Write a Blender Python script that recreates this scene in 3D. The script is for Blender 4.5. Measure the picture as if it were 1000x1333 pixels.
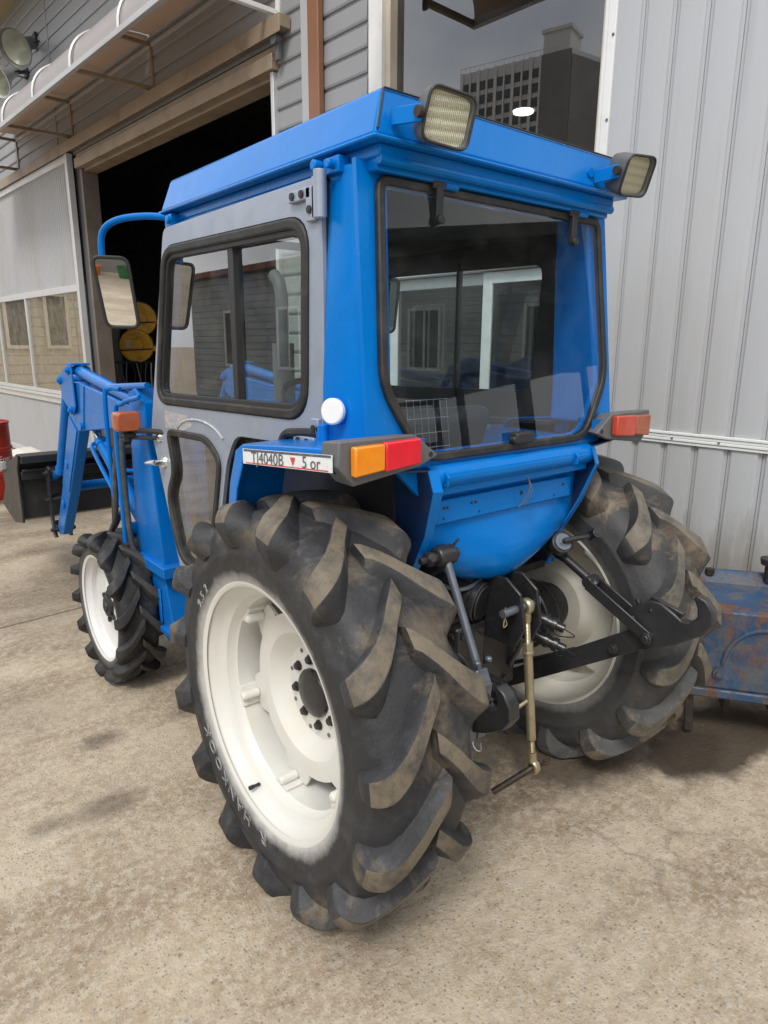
import bpy, bmesh, math, random
from mathutils import Vector, Matrix
random.seed(7)
R = math.radians
S = bpy.context.scene
for o in list(bpy.data.objects): bpy.data.objects.remove(o)

# ------------------------------------------------------------------ camera
cd = bpy.data.cameras.new('camera'); cam = bpy.data.objects.new('camera', cd); S.collection.objects.link(cam)
yaw, pit, rol = 0.6911, 0.243, 0.0058
fw = Vector((math.sin(yaw)*math.cos(pit), math.cos(yaw)*math.cos(pit), -math.sin(pit)))
rt = Vector((math.cos(yaw), -math.sin(yaw), 0)); up = rt.cross(fw)
r2 = rt*math.cos(rol)+up*math.sin(rol); u2 = -rt*math.sin(rol)+up*math.cos(rol)
CAM = Vector((-1.4116, -1.3742, 1.4166))
mw = Matrix((r2, u2, -fw)).transposed().to_4x4(); mw.translation = CAM
cam.matrix_world = mw
cd.sensor_fit = 'VERTICAL'; cd.sensor_height = 24.0; cd.sensor_width = 18.0; cd.lens = 24.0*879.15/1333
cd.clip_start = 0.05; cd.clip_end = 1500
S.camera = cam
S.render.resolution_x, S.render.resolution_y = 768, 1024

# ------------------------------------------------------------------ world, sun, exposure
SUN_EL, SUN_AZ = R(52), R(235)          # azimuth: clockwise from +Y
w = bpy.data.worlds.new('World'); S.world = w; w.use_nodes = True
nt = w.node_tree; nt.nodes.clear()
out = nt.nodes.new('ShaderNodeOutputWorld'); bg = nt.nodes.new('ShaderNodeBackground'); bg.inputs[1].default_value = 0.1
sky = nt.nodes.new('ShaderNodeTexSky'); sky.sky_type = 'NISHITA'; sky.sun_disc = False
sky.sun_elevation = SUN_EL; sky.sun_rotation = SUN_AZ
tc = nt.nodes.new('ShaderNodeTexCoord')
mp = nt.nodes.new('ShaderNodeMapping'); mp.inputs['Scale'].default_value = (1, 1, 2.2)
nz = nt.nodes.new('ShaderNodeTexNoise'); nz.inputs['Scale'].default_value = 2.3; nz.inputs['Detail'].default_value = 6
cr = nt.nodes.new('ShaderNodeValToRGB'); cr.color_ramp.elements[0].position = .34; cr.color_ramp.elements[1].position = .56
cr.color_ramp.elements[0].color = (.72, .72, .72, 1)
cl = nt.nodes.new('ShaderNodeValToRGB'); cl.color_ramp.elements[0].position = .35; cl.color_ramp.elements[1].position = .75
cl.color_ramp.elements[0].color = (7.2, 7.4, 7.8, 1); cl.color_ramp.elements[1].color = (11.5, 11.4, 11.3, 1)
mx = nt.nodes.new('ShaderNodeMix'); mx.data_type = 'RGBA'
L = nt.links.new
L(tc.outputs['Generated'], mp.inputs[0]); L(mp.outputs[0], nz.inputs['Vector']); L(nz.outputs[0], cr.inputs[0]); L(nz.outputs[0], cl.inputs[0])
L(cr.outputs[0], mx.inputs[0]); L(sky.outputs[0], mx.inputs[6]); L(cl.outputs[0], mx.inputs[7]); L(mx.outputs[2], bg.inputs[0]); L(bg.outputs[0], out.inputs[0])
sd = bpy.data.lights.new('sun', 'SUN'); sun = bpy.data.objects.new('sun', sd); S.collection.objects.link(sun)
sd.energy = 1.4; sd.angle = R(16); sd.color = (1, .96, .90)
sdir = Vector((math.sin(SUN_AZ)*math.cos(SUN_EL), math.cos(SUN_AZ)*math.cos(SUN_EL), math.sin(SUN_EL)))
sun.rotation_euler = sdir.to_track_quat('Z', 'Y').to_euler(); sun.location = (0, 0, 20)
S.view_settings.view_transform = 'Standard'; S.view_settings.look = 'None'
S.view_settings.exposure = 0.66; S.view_settings.gamma = 1.0; S.view_settings.use_curve_mapping = False
S.render.engine = 'CYCLES'
S.cycles.max_bounces = 10; S.cycles.transparent_max_bounces = 16

# ------------------------------------------------------------------ materials
def nodes(name):
    m = bpy.data.materials.new(name); m.use_nodes = True
    n = m.node_tree; b = n.nodes['Principled BSDF']
    return m, n, b
def node(n, t, **k):
    x = n.nodes.new(t)
    for a, v in k.items():
        if a in x.inputs: x.inputs[a].default_value = v
        else: setattr(x, a, v)
    return x
def mixc(n, fac, a, b, blend='MIX'):
    x = n.nodes.new('ShaderNodeMix'); x.data_type = 'RGBA'; x.blend_type = blend
    for s, v in ((0, fac), (6, a), (7, b)):
        if isinstance(v, bpy.types.NodeSocket): n.links.new(v, x.inputs[s])
        elif s == 0: x.inputs[0].default_value = v
        else: x.inputs[s].default_value = (*v, 1) if len(v) == 3 else v
    return x.outputs[2]
def mathn(n, op, a, b=None, c=None, clamp=False):
    x = n.nodes.new('ShaderNodeMath'); x.operation = op; x.use_clamp = clamp
    for i, v in enumerate((a, b, c)):
        if v is None: continue
        if isinstance(v, bpy.types.NodeSocket): n.links.new(v, x.inputs[i])
        else: x.inputs[i].default_value = v
    return x.outputs[0]
def ramp(n, fac, p0, p1, c0=(0, 0, 0), c1=(1, 1, 1)):
    x = n.nodes.new('ShaderNodeValToRGB'); e = x.color_ramp.elements
    e[0].position, e[1].position = p0, p1; e[0].color = (*c0, 1); e[1].color = (*c1, 1)
    n.links.new(fac, x.inputs[0]); return x.outputs[0]
def noise(n, vec, scale, detail=4, rough=.55, dist=0):
    x = n.nodes.new('ShaderNodeTexNoise'); x.inputs['Scale'].default_value = scale
    x.inputs['Detail'].default_value = detail; x.inputs['Roughness'].default_value = rough; x.inputs['Distortion'].default_value = dist
    if vec is not None: n.links.new(vec, x.inputs['Vector'])
    return x.outputs[0]
def pos(n): return n.nodes.new('ShaderNodeNewGeometry').outputs['Position']
def objc(n): return n.nodes.new('ShaderNodeTexCoord').outputs['Object']
def scaled(n, v, s):
    x = n.nodes.new('ShaderNodeMapping'); x.inputs['Scale'].default_value = s; n.links.new(v, x.inputs[0]); return x.outputs[0]
def bump(n, b, h, strength=.3, dist=.01):
    x = n.nodes.new('ShaderNodeBump'); x.inputs['Strength'].default_value = strength; x.inputs['Distance'].default_value = dist
    n.links.new(h, x.inputs['Height']); n.links.new(x.outputs[0], b.inputs['Normal'])

def pm(name, col, rough=.5, metal=0, var=.12, vs=6, bs=0, bd=.002, dirt=None, da=.5, ds=5, coat=0, rv=.12, rnd=0, stretch=None):
    """paint-like material: colour with soft variation, patches of dirt, uneven gloss, fine relief"""
    m, n, b = nodes(name)
    p = pos(n)
    if stretch: p = scaled(n, p, stretch)
    f = noise(n, p, vs, 5)
    c = mixc(n, f, tuple(x*(1-var) for x in col), tuple(min(1, x*(1+var)) for x in col))
    if rnd:
        oi = n.nodes.new('ShaderNodeObjectInfo')
        c = mixc(n, mathn(n, 'MULTIPLY', oi.outputs['Random'], rnd), c, tuple(x*.55 for x in col))
    if dirt:
        d = ramp(n, noise(n, p, ds, 7, .65), .5, .72)
        c = mixc(n, mathn(n, 'MULTIPLY', d, da), c, dirt)
    n.links.new(c, b.inputs['Base Color'])
    rr = mathn(n, 'MULTIPLY_ADD', noise(n, p, vs*3, 4), rv*2, rough-rv, True)
    n.links.new(rr, b.inputs['Roughness'])
    b.inputs['Metallic'].default_value = metal
    if coat: b.inputs['Coat Weight'].default_value = coat; b.inputs['Coat Roughness'].default_value = .12
    if bs: bump(n, b, noise(n, p, bs, 4), .5, bd)
    if name in ('blue_paint', 'loader_blue_paint'):
        b.inputs['Specular IOR Level'].default_value = .5; b.inputs['Specular Tint'].default_value = (.10, .50, 1, 1)
        # faint hand-painted unevenness, a few chips down to primer and a thin film of dust
        ch = ramp(n, noise(n, p, 55, 3, .6), .735, .755)
        c2 = mixc(n, mathn(n, 'MULTIPLY', ch, .6), c, (.05, .055, .06))
        du = ramp(n, noise(n, scaled(n, p, (1, 1, .4)), 2.6, 8, .7), .50, .78)
        c2 = mixc(n, mathn(n, 'MULTIPLY', du, .10), c2, (.22, .22, .20))
        n.links.new(c2, b.inputs['Base Color'])
    return m

M = {}
M['blue'] = pm('blue_paint', (.0005, .155, .53), .25, 0, .10, 4, 26, .0012, (.01, .12, .36), .35, 9, .06)
M['blue2'] = pm('loader_blue_paint', (.0005, .135, .48), .30, 0, .12, 5, 40, .001, (.02, .10, .27), .4, 14, .04)
M['navy'] = pm('dark_navy_wheel_arch', (.002, .020, .075), .5, 0, .3, 6, 60, .001, (.05, .045, .035), .4, 9)  # wheel arches: a darker navy than the body blue
M['door'] = pm('grey_door_paint', (.30, .345, .42), .36, .25, .07, 5, 30, .0008, (.20, .21, .22), .35, 12)
M['black'] = pm('black_paint', (.022, .022, .024), .36, 0, .3, 12, 60, .001, (.06, .055, .05), .35, 10)
M['blackgl'] = pm('gloss_black_paint', (.018, .018, .020), .28, 0, .3, 12, 60, .0008, (.05, .045, .04), .3, 12)
M['bucket'] = pm('bucket_black_paint', (.018, .018, .019), .45, 0, .3, 8, 50, .001, (.07, .06, .05), .4, 6)
M['rubber'] = pm('seal_rubber', (.016, .016, .016), .55, 0, .3, 20, 120, .001, (.10, .085, .065), .4, 18)
M['plastic'] = pm('black_plastic', (.02, .02, .022), .5, 0, .15, 20, 200, .0005)
M['lampgrey'] = pm('grey_plastic', (.11, .115, .12), .55, 0, .2, 15, 120, .0008, (.2, .19, .17), .4, 14)
M['white'] = pm('cream_wheel_paint', (.64, .635, .595), .36, 0, .05, 5, 50, .0007, (.62, .57, .45), .4, 7, .1)
M['whitef'] = pm('white_wheel_paint', (.66, .66, .65), .4, 0, .05, 8, 50, .0007, (.5, .48, .44), .3, 20)
M['rimgrey'] = pm('grey_cream_wheel_paint', (.62, .60, .53), .42, 0, .08, 6, 50, .0007, (.40, .36, .28), .4, 8)
M['steel'] = pm('bare_steel', (.45, .46, .48), .35, .9, .15, 20, 100, .0006)
M['greysteel'] = pm('grey_painted_rod', (.15, .17, .20), .35, .5, .15, 20, 80, .0006, (.05, .05, .05), .4, 25)
M['gold'] = pm('zinc_yellow_steel', (.36, .32, .21), .38, .7, .25, 25, 120, .0008, (.20, .11, .04), .6, 20)
M['rustpin'] = pm('rusty_pin_steel', (.05, .04, .035), .5, .5, .4, 30, 120, .001, (.16, .07, .03), .5, 30)
M['chrome'] = pm('chrome', (.75, .75, .75), .15, 1, .05, 10)
M['cap'] = pm('white_plastic_cap', (.78, .78, .76), .35, 0, .03, 10)
M['sticker'] = pm('white_sticker', (.74, .76, .77), .4, 0, .05, 30, 0, 0, (.45, .45, .46), .5, 120)
M['stickblue'] = pm('dark_sticker_print', (.07, .085, .11), .45, 0, .1, 30, 0, 0, (.5, .5, .5), .35, 90)
M['stickred'] = pm('red_sticker_print', (.62, .05, .05), .45, 0, .1, 30)
M['silverstick'] = pm('worn_silver_sticker', (.42, .43, .45), .4, .3, .3, 60, 200, .0006, (.75, .75, .76), .9, 70)
M['siding'] = pm('grey_siding', (.275, .285, .30), .5, 0, .07, 1.5, 60, .0008, (.22, .19, .16), .35, 1.3, 0, .1, .12)
M['clad'] = pm('grey_cladding', (.43, .445, .465), .42, 0, .05, .8, 3, .004, (.36, .34, .31), .4, 1.2, 0, .1, .05, (1, 1, .35))
def splash(m):
    n = m.node_tree; b = n.nodes['Principled BSDF']; l = b.inputs['Base Color'].links[0].from_socket; p = pos(n)
    s = n.nodes.new('ShaderNodeSeparateXYZ'); n.links.new(p, s.inputs[0])
    h = mathn(n, 'ADD', s.outputs[2], mathn(n, 'MULTIPLY', noise(n, scaled(n, p, (3, 3, .6)), 3, 8, .7), -.9))
    f = ramp(n, h, -.25, .25, (1, 1, 1), (0, 0, 0))
    c = mixc(n, mathn(n, 'MULTIPLY', f, .6), l, (.20, .17, .13))
    st = ramp(n, noise(n, scaled(n, p, (9, 9, .25)), 2.2, 6, .7), .56, .70)
    c = mixc(n, mathn(n, 'MULTIPLY', st, .22), c, (.25, .235, .21)); n.links.new(c, b.inputs['Base Color'])
splash(M['clad']); splash(M['siding'])
M['slidesheet'] = pm('grey_corrugated_sheet', (.40, .41, .425), .5, 0, .06, 1, 0, 0, (.30, .25, .20), .5, 1.5, 0, .1, 0, (1, 1, .3))
M['alu'] = pm('aluminium_frame', (.60, .61, .62), .4, .4, .06, 4, 0, 0, (.36, .34, .3), .3, 8)
M['wframe'] = pm('white_window_frame', (.74, .75, .74), .4, 0, .05, 4, 0, 0, (.50, .47, .42), .35, 5)
M['cream'] = pm('cream_window_frame', (.62, .56, .45), .45, 0, .08, 4, 0, 0, (.40, .33, .24), .4, 6)
M['tan'] = pm('tan_painted_steel', (.30, .235, .17), .5, .15, .22, 3, 0, 0, (.13, .095, .07), .75, 4)
M['jamb'] = pm('dirty_brown_jamb', (.15, .125, .105), .55, .1, .2, 4, 0, 0, (.08, .06, .05), .5, 7)
M['brownpipe'] = pm('brown_downpipe', (.23, .105, .055), .45, 0, .08, 3, 0, 0, (.16, .09, .06), .3, 5)
M['soffit'] = pm('yellowish_soffit', (.30, .25, .16), .6, 0, .1, 2)
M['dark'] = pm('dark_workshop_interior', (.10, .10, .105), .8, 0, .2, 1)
M['dimgrey'] = pm('workshop_cabinet_grey', (.20, .20, .205), .5, 0, .1, 3)
M['yellow'] = pm('yellow_reel_paint', (.88, .46, .008), .4, 0, .1, 8, 0, 0, (.12, .07, .02), .45, 9)
M['red'] = pm('red_drum_paint', (.36, .022, .018), .42, 0, .15, 5, 0, 0, (.12, .03, .02), .6, 6)
M['green'] = pm('green_plastic', (.03, .14, .05), .5, 0, .15, 5)
M['letter'] = pm('white_lettering', (.78, .78, .76), .5, 0, .05, 20)
M['tyreletter'] = pm('tyre_lettering', (.42, .43, .43), .6, 0, .3, 30)
M['sheetw'] = pm('off_white_plastic', (.62, .60, .55), .5, 0, .1, 6)
M['seat'] = pm('seat_vinyl', (.025, .025, .028), .5, 0, .2, 10, 60, .001)
M['orange'] = pm('orange_hose', (.6, .16, .03), .5)
M['hose'] = pm('black_hose', (.045, .047, .05), .5, 0, .2, 30, 150, .0006, (.16, .15, .14), .5, 20)

def glass(name, tint, ior=1.5, boost=1.5, dirt=0):
    m = bpy.data.materials.new(name); m.use_nodes = True; n = m.node_tree; n.nodes.clear()
    o = n.nodes.new('ShaderNodeOutputMaterial'); t = n.nodes.new('ShaderNodeBsdfTransparent'); g = n.nodes.new('ShaderNodeBsdfGlossy')
    t.inputs[0].default_value = (*tint, 1); g.inputs['Roughness'].default_value = 0.004
    fr = n.nodes.new('ShaderNodeFresnel'); fr.inputs[0].default_value = ior
    ge = n.nodes.new('ShaderNodeNewGeometry')
    f = mathn(n, 'MULTIPLY', mathn(n, 'MULTIPLY', fr.outputs[0], boost, None, True), mathn(n, 'SUBTRACT', 1.0, ge.outputs['Backfacing']))
    mx = n.nodes.new('ShaderNodeMixShader'); n.links.new(f, mx.inputs[0]); n.links.new(t.outputs[0], mx.inputs[1]); n.links.new(g.outputs[0], mx.inputs[2])
    last = mx.outputs[0]
    if dirt:
        d = n.nodes.new('ShaderNodeBsdfDiffuse'); d.inputs[0].default_value = (.42, .42, .40, 1)
        p = pos(n)
        df = mathn(n, 'MULTIPLY', ramp(n, noise(n, p, 9, 8, .7), .42, .8), dirt)
        sp = ramp(n, noise(n, p, 160, 2), .70, .78)
        df = mathn(n, 'ADD', df, mathn(n, 'MULTIPLY', sp, dirt*1.2), None, True)
        m2 = n.nodes.new('ShaderNodeMixShader'); n.links.new(df, m2.inputs[0]); n.links.new(last, m2.inputs[1]); n.links.new(d.outputs[0], m2.inputs[2]); last = m2.outputs[0]
    n.links.new(last, o.inputs[0]); return m
M['cabglass'] = glass('cab_glass', (.92, .96, .94), 1.5, 2.5, .08)
M['rearglass'] = glass('rear_cab_glass', (.88, .92, .94), 1.5, .95, .03)
M['wallglass'] = glass('wall_window_glass', (.42, .45, .47), 1.52, 4.2, .03)
M['doorglass'] = glass('door_window_glass', (.86, .84, .78), 1.52, 2.0, .28)
M['lampglass'] = glass('lamp_glass', (.93, .93, .88), 1.5, 1.0, .06)

def lens(name, col, rough=.18):
    m, n, b = nodes(name)
    p = objc(n)
    b.inputs['Base Color'].default_value = (*col, 1); b.inputs['Roughness'].default_value = rough
    b.inputs['Coat Weight'].default_value = .6; b.inputs['Subsurface Weight'].default_value = .15
    v = n.nodes.new('ShaderNodeTexChecker'); v.inputs['Scale'].default_value = 240
    n.links.new(pos(n), v.inputs['Vector'])
    bump(n, b, v.outputs['Fac'], .25, .001)
    c = mixc(n, noise(n, pos(n), 25, 4), tuple(x*.75 for x in col), tuple(min(1, x*1.25) for x in col)); n.links.new(c, b.inputs['Base Color'])
    return m
M['amber'] = lens('amber_lens', (.95, .27, .008)); M['redlens'] = lens('red_lens', (.72, .012, .030))
M['redfade'] = lens('faded_red_lens', (.50, .055, .025), .35); M['amberfade'] = lens('faded_amber_lens', (.34, .085, .03), .4)
def reflector():
    m, n, b = nodes('lamp_reflector'); b.inputs['Metallic'].default_value = .55; b.inputs['Roughness'].default_value = .28
    p = pos(n); wv = n.nodes.new('ShaderNodeTexWave'); wv.wave_type = 'BANDS'; wv.bands_direction = 'X'; wv.inputs['Scale'].default_value = 75; n.links.new(p, wv.inputs[0])
    wz = n.nodes.new('ShaderNodeTexWave'); wz.bands_direction = 'Z'; wz.inputs['Scale'].default_value = 16; n.links.new(p, wz.inputs[0])
    h = mathn(n, 'ADD', wv.outputs[1], wz.outputs[1])
    n.links.new(mixc(n, h, (.58, .57, .50), (.93, .92, .86)), b.inputs['Base Color']); bump(n, b, h, .6, .002); return m
M['reflector'] = reflector()
M['dish'] = pm('dull_dish_reflector', (.40, .42, .41), .35, .3, .1, 6)
def mirror_m():
    m, n, b = nodes('mirror_glass'); b.inputs['Metallic'].default_value = 1; b.inputs['Roughness'].default_value = .015; b.inputs['Base Color'].default_value = (.82, .83, .82, 1); return m
M['mirror'] = mirror_m()
def emit(name, c, s):
    m, n, b = nodes(name); b.inputs['Emission Color'].default_value = (*c, 1); b.inputs['Emission Strength'].default_value = s; return m
M['lamplit'] = emit('lit_ceiling_lamp', (1, .97, .92), 14)

def tyre_mat(name, base, rwear, dust, spray, rimr, wear=(.165, .137, .099)):
    """rubber; worn brown running faces, dusty patches, paint overspray around the rim (all in wheel space)"""
    m, n, b = nodes(name)
    o = objc(n)
    s = n.nodes.new('ShaderNodeSeparateXYZ'); n.links.new(o, s.inputs[0])
    r = mathn(n, 'SQRT', mathn(n, 'ADD', mathn(n, 'MULTIPLY', s.outputs[1], s.outputs[1]), mathn(n, 'MULTIPLY', s.outputs[2], s.outputs[2])))
    c = mixc(n, noise(n, o, 7, 6, .6), tuple(x*.5 for x in base), tuple(x*1.4 for x in base))
    # greyish scuffed bloom
    c = mixc(n, mathn(n, 'MULTIPLY', ramp(n, noise(n, o, 11, 8, .7), .50, .70), .5), c, (.085, .089, .094))
    d = mathn(n, 'MULTIPLY', ramp(n, noise(n, o, 5, 8, .72, .4), .52, .64), ramp(n, r, rimr+.09, rimr+.13))
    c = mixc(n, mathn(n, 'MULTIPLY', d, dust), c, (.22, .17, .11))
    wr = ramp(n, mathn(n, 'ADD', r, mathn(n, 'MULTIPLY', mathn(n, 'SUBTRACT', noise(n, o, 16, 5), .5), .014)), rwear, rwear+.014)
    wr = mathn(n, 'MULTIPLY', wr, ramp(n, noise(n, o, 12, 8, .72), .36, .56))
    c = mixc(n, mathn(n, 'MULTIPLY', wr, .74), c, wear)
    if spray:
        q = mathn(n, 'ADD', r, mathn(n, 'MULTIPLY', mathn(n, 'SUBTRACT', noise(n, o, 9, 6, .7), .5), .05))
        q = mathn(n, 'ADD', ramp(n, q, rimr+.004, rimr+.035, (1, 1, 1), (0, 0, 0)), 0)
        c = mixc(n, mathn(n, 'MULTIPLY', q, spray), c, (.70, .69, .66))
    n.links.new(c, b.inputs['Base Color'])
    n.links.new(mathn(n, 'MULTIPLY_ADD', noise(n, o, 12, 5), .35, .42), b.inputs['Roughness'])
    b.inputs['Specular IOR Level'].default_value = .45
    h = mathn(n, 'ADD', mathn(n, 'MULTIPLY', noise(n, o, 22, 6, .65), 1.0), mathn(n, 'MULTIPLY', noise(n, o, 140, 4, .7), .35))
    bump(n, b, h, .55, .006)
    return m
M['tyre_rear'] = tyre_mat('rear_tyre_rubber', (.027, .028, .031), 9, .50, .6, .333)
M['tyre_rear_worn'] = tyre_mat('rear_tyre_worn_face', (.040, .040, .041), 0, .50, 0, .333, (.185, .150, .102))
M['tyre_rear2'] = tyre_mat('dusty_rear_tyre_rubber', (.050, .050, .050), 9, .75, .3, .333)
M['tyre_rear2_worn'] = tyre_mat('dusty_rear_tyre_worn_face', (.060, .059, .057), 0, .75, 0, .333, (.19, .16, .115))
M['tyre_front'] = tyre_mat('front_tyre_rubber', (.018, .018, .019), 9, .15, .12, .228)
M['tyre_front_worn'] = tyre_mat('front_tyre_worn_face', (.022, .022, .022), 0, .15, 0, .228, (.045, .043, .040))

def ground_mat():
    m, n, b = nodes('worn_concrete'); p = pos(n)
    big = noise(n, p, .55, 6, .6, .3); mid = noise(n, p, 3.2, 10, .76); fine = noise(n, p, 34, 7, .78); fin2 = noise(n, p, 120, 3, .6)
    c = mixc(n, big, (.42, .333, .228), (.57, .483, .366))
    c = mixc(n, mathn(n, 'MULTIPLY', ramp(n, mid, .44, .60), .65), c, (.31, .23, .145))
    c = mixc(n, mathn(n, 'MULTIPLY', ramp(n, noise(n, scaled(n, p, (.5, 1.6, 1)), 1.6, 8, .7), .46, .60), .7), c, (.245, .175, .11))
    c = mixc(n, mathn(n, 'MULTIPLY', ramp(n, fine, .46, .60), .6), c, (.60, .54, .44))
    # aggregate: stones of many tones showing in the worn surface
    vo = n.nodes.new('ShaderNodeTexVoronoi'); vo.inputs['Scale'].default_value = 112; n.links.new(p, vo.inputs['Vector'])
    hv = n.nodes.new('ShaderNodeSeparateColor'); n.links.new(vo.outputs['Color'], hv.inputs[0])
    st = mathn(n, 'MULTIPLY', ramp(n, vo.outputs['Distance'], .28, .42, (1, 1, 1), (0, 0, 0)), ramp(n, hv.outputs[0], .35, .45))
    stone = mixc(n, hv.outputs[1], (.12, .10, .08), (.56, .52, .45))
    c = mixc(n, mathn(n, 'MULTIPLY', st, .62), c, stone)
    v2 = n.nodes.new('ShaderNodeTexVoronoi'); v2.inputs['Scale'].default_value = 34; n.links.new(p, v2.inputs['Vector'])
    h2 = n.nodes.new('ShaderNodeSeparateColor'); n.links.new(v2.outputs['Color'], h2.inputs[0])
    s2 = mathn(n, 'MULTIPLY', ramp(n, v2.outputs['Distance'], .14, .24, (1, 1, 1), (0, 0, 0)), ramp(n, h2.outputs[0], .72, .76))
    c = mixc(n, mathn(n, 'MULTIPLY', s2, .5), c, mixc(n, h2.outputs[1], (.10, .085, .07), (.62, .60, .55)))
    # oily stains and the wet patch at the right
    sx = n.nodes.new('ShaderNodeSeparateXYZ'); n.links.new(p, sx.inputs[0])
    wob = mathn(n, 'MULTIPLY', mathn(n, 'SUBTRACT', noise(n, p, 6, 6, .65), .5), .28)
    rough_st = None
    for (x, y, rx, ry, a) in ((-.80, .985, .10, .07, .75), (-.90, .60, .15, .08, .75), (-1.08, .62, .08, .06, .6), (-.46, .99, .10, .1, .5), (.15, 4.9, 1.0, .6, .65), (-.1, 2.9, .6, .3, .5), (-.3, 3.7, .4, .2, .5), (-.5, 2.6, .9, .9, .38), (-.1, 4.6, 1.2, 1.2, .42), (-1.0, 1.4, .5, .35, .3), (-.55, -.05, .22, .5, .4),
                              (.62, -.12, .50, .30, .85), (1.0, -.44, .40, .20, .98), (.80, -.40, .22, .14, .9), (-.35, -.95, .2, .12, .25), (-1.15, -.55, .16, .1, .25)):
        dx = mathn(n, 'DIVIDE', mathn(n, 'SUBTRACT', sx.outputs[0], x), rx); dy = mathn(n, 'DIVIDE', mathn(n, 'SUBTRACT', sx.outputs[1], y), ry)
        d = mathn(n, 'SQRT', mathn(n, 'ADD', mathn(n, 'MULTIPLY', dx, dx), mathn(n, 'MULTIPLY', dy, dy)))
        d = mathn(n, 'ADD', d, mathn(n, 'MULTIPLY', wob, 3.2))
        f = mathn(n, 'MULTIPLY', ramp(n, d, *((.7, 1.1) if a > .8 else (.35, 1.35)), (1, 1, 1), (0, 0, 0)), a)
        if a > .8: rough_st = f if rough_st is None else mathn(n, 'MAXIMUM', f, rough_st)
        c = mixc(n, f, c, mixc(n, .92 if a > .8 else .75, c, (.055, .040, .028)))
    # hairline cracks
    wv_ = n.nodes.new('ShaderNodeVectorMath'); wv_.operation = 'ADD'; nn_ = n.nodes.new('ShaderNodeTexNoise'); nn_.inputs['Scale'].default_value = 2.4; nn_.inputs['Detail'].default_value = 5; n.links.new(p, nn_.inputs['Vector'])
    sc_ = n.nodes.new('ShaderNodeVectorMath'); sc_.operation = 'SCALE'; sc_.inputs['Scale'].default_value = .5; n.links.new(nn_.outputs['Color'], sc_.inputs[0]); n.links.new(p, wv_.inputs[0]); n.links.new(sc_.outputs[0], wv_.inputs[1])
    vc = n.nodes.new('ShaderNodeTexVoronoi'); vc.feature = 'DISTANCE_TO_EDGE'; vc.inputs['Scale'].default_value = .55; n.links.new(wv_.outputs[0], vc.inputs['Vector'])
    ck = mathn(n, 'MULTIPLY', ramp(n, vc.outputs['Distance'], .0012, .005, (1, 1, 1), (0, 0, 0)), ramp(n, noise(n, p, .8, 3), .56, .62))
    c = mixc(n, mathn(n, 'MULTIPLY', ck, .35), c, (.09, .07, .05))
    # slab joint
    jl = mathn(n, 'ABSOLUTE', mathn(n, 'SUBTRACT', mathn(n, 'SUBTRACT', sx.outputs[1], mathn(n, 'MULTIPLY', sx.outputs[0], .088)), 2.415))
    jl = mathn(n, 'ADD', jl, mathn(n, 'MULTIPLY', mathn(n, 'SUBTRACT', noise(n, p, 14, 5), .5), .01))
    jf = ramp(n, jl, .002, .009, (1, 1, 1), (0, 0, 0))
    c = mixc(n, mathn(n, 'MULTIPLY', jf, .75), c, (.06, .045, .03))
    n.links.new(c, b.inputs['Base Color'])
    rr = mathn(n, 'MULTIPLY_ADD', mid, .25, .68)
    if rough_st is not None: rr = mathn(n, 'SUBTRACT', rr, mathn(n, 'MULTIPLY', rough_st, .35))
    n.links.new(rr, b.inputs['Roughness']); b.inputs['Specular IOR Level'].default_value = .35
    h = mathn(n, 'ADD', mathn(n, 'MULTIPLY', fine, .8), mathn(n, 'MULTIPLY', fin2, .35))
    h = mathn(n, 'ADD', h, mathn(n, 'MULTIPLY', mid, 1.6)); h = mathn(n, 'ADD', h, mathn(n, 'MULTIPLY', st, .08)); h = mathn(n, 'SUBTRACT', h, mathn(n, 'MULTIPLY', jf, 1.5))
    bump(n, b, h, .85, .012)
    return m
M['ground'] = ground_mat()
def rust_mat():
    m, n, b = nodes('rusty_blue_paint'); p = pos(n)
    c = mixc(n, noise(n, p, 6, 5), (.012, .036, .085), (.03, .085, .18))
    c = mixc(n, mathn(n, 'MULTIPLY', ramp(n, noise(n, p, 10, 8, .7), .46, .58), .7), c, (.10, .095, .085))
    ru = ramp(n, noise(n, scaled(n, p, (1, 1, .35)), 8, 10, .76), .52, .60)
    c = mixc(n, ru, c, mixc(n, noise(n, p, 40, 4), (.06, .030, .016), (.21, .09, .035)))
    n.links.new(c, b.inputs['Base Color']); n.links.new(mathn(n, 'MULTIPLY_ADD', ru, .4, .42), b.inputs['Roughness'])
    bump(n, b, mathn(n, 'ADD', mathn(n, 'MULTIPLY', ru, .6), noise(n, p, 60, 5)), .6, .004); return m
M['rust'] = rust_mat()
def poly_mat():
    m = bpy.data.materials.new('weathered_polycarbonate'); m.use_nodes = True; n = m.node_tree; b = n.nodes['Principled BSDF']
    p = pos(n)
    c = mixc(n, noise(n, scaled(n, p, (1, 1, 1)), 1.8, 6, .6), (.62, .61, .63), (.56, .53, .53))
    n.links.new(c, b.inputs['Base Color']); b.inputs['Roughness'].default_value = .35
    t = n.nodes.new('ShaderNodeBsdfTranslucent'); t.inputs[0].default_value = (.50, .36, .25, 1)
    mx = n.nodes.new('ShaderNodeMixShader'); mx.inputs[0].default_value = .5
    n.links.new(b.outputs[0], mx.inputs[1]); n.links.new(t.outputs[0], mx.inputs[2]); n.links.new(mx.outputs[0], n.nodes['Material Output'].inputs[0]); return m
M['poly'] = poly_mat()
M['towerw'] = pm('tower_concrete', (.58, .57, .56), .7, 0, .08, .05); M['towerd'] = pm('dark_wall_and_tower_shade', (.17, .165, .165), .7, 0, .1, .05)
M['towerg'] = pm('tower_window_glass', (.045, .055, .065), .25, 0, .2, .05)
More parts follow.
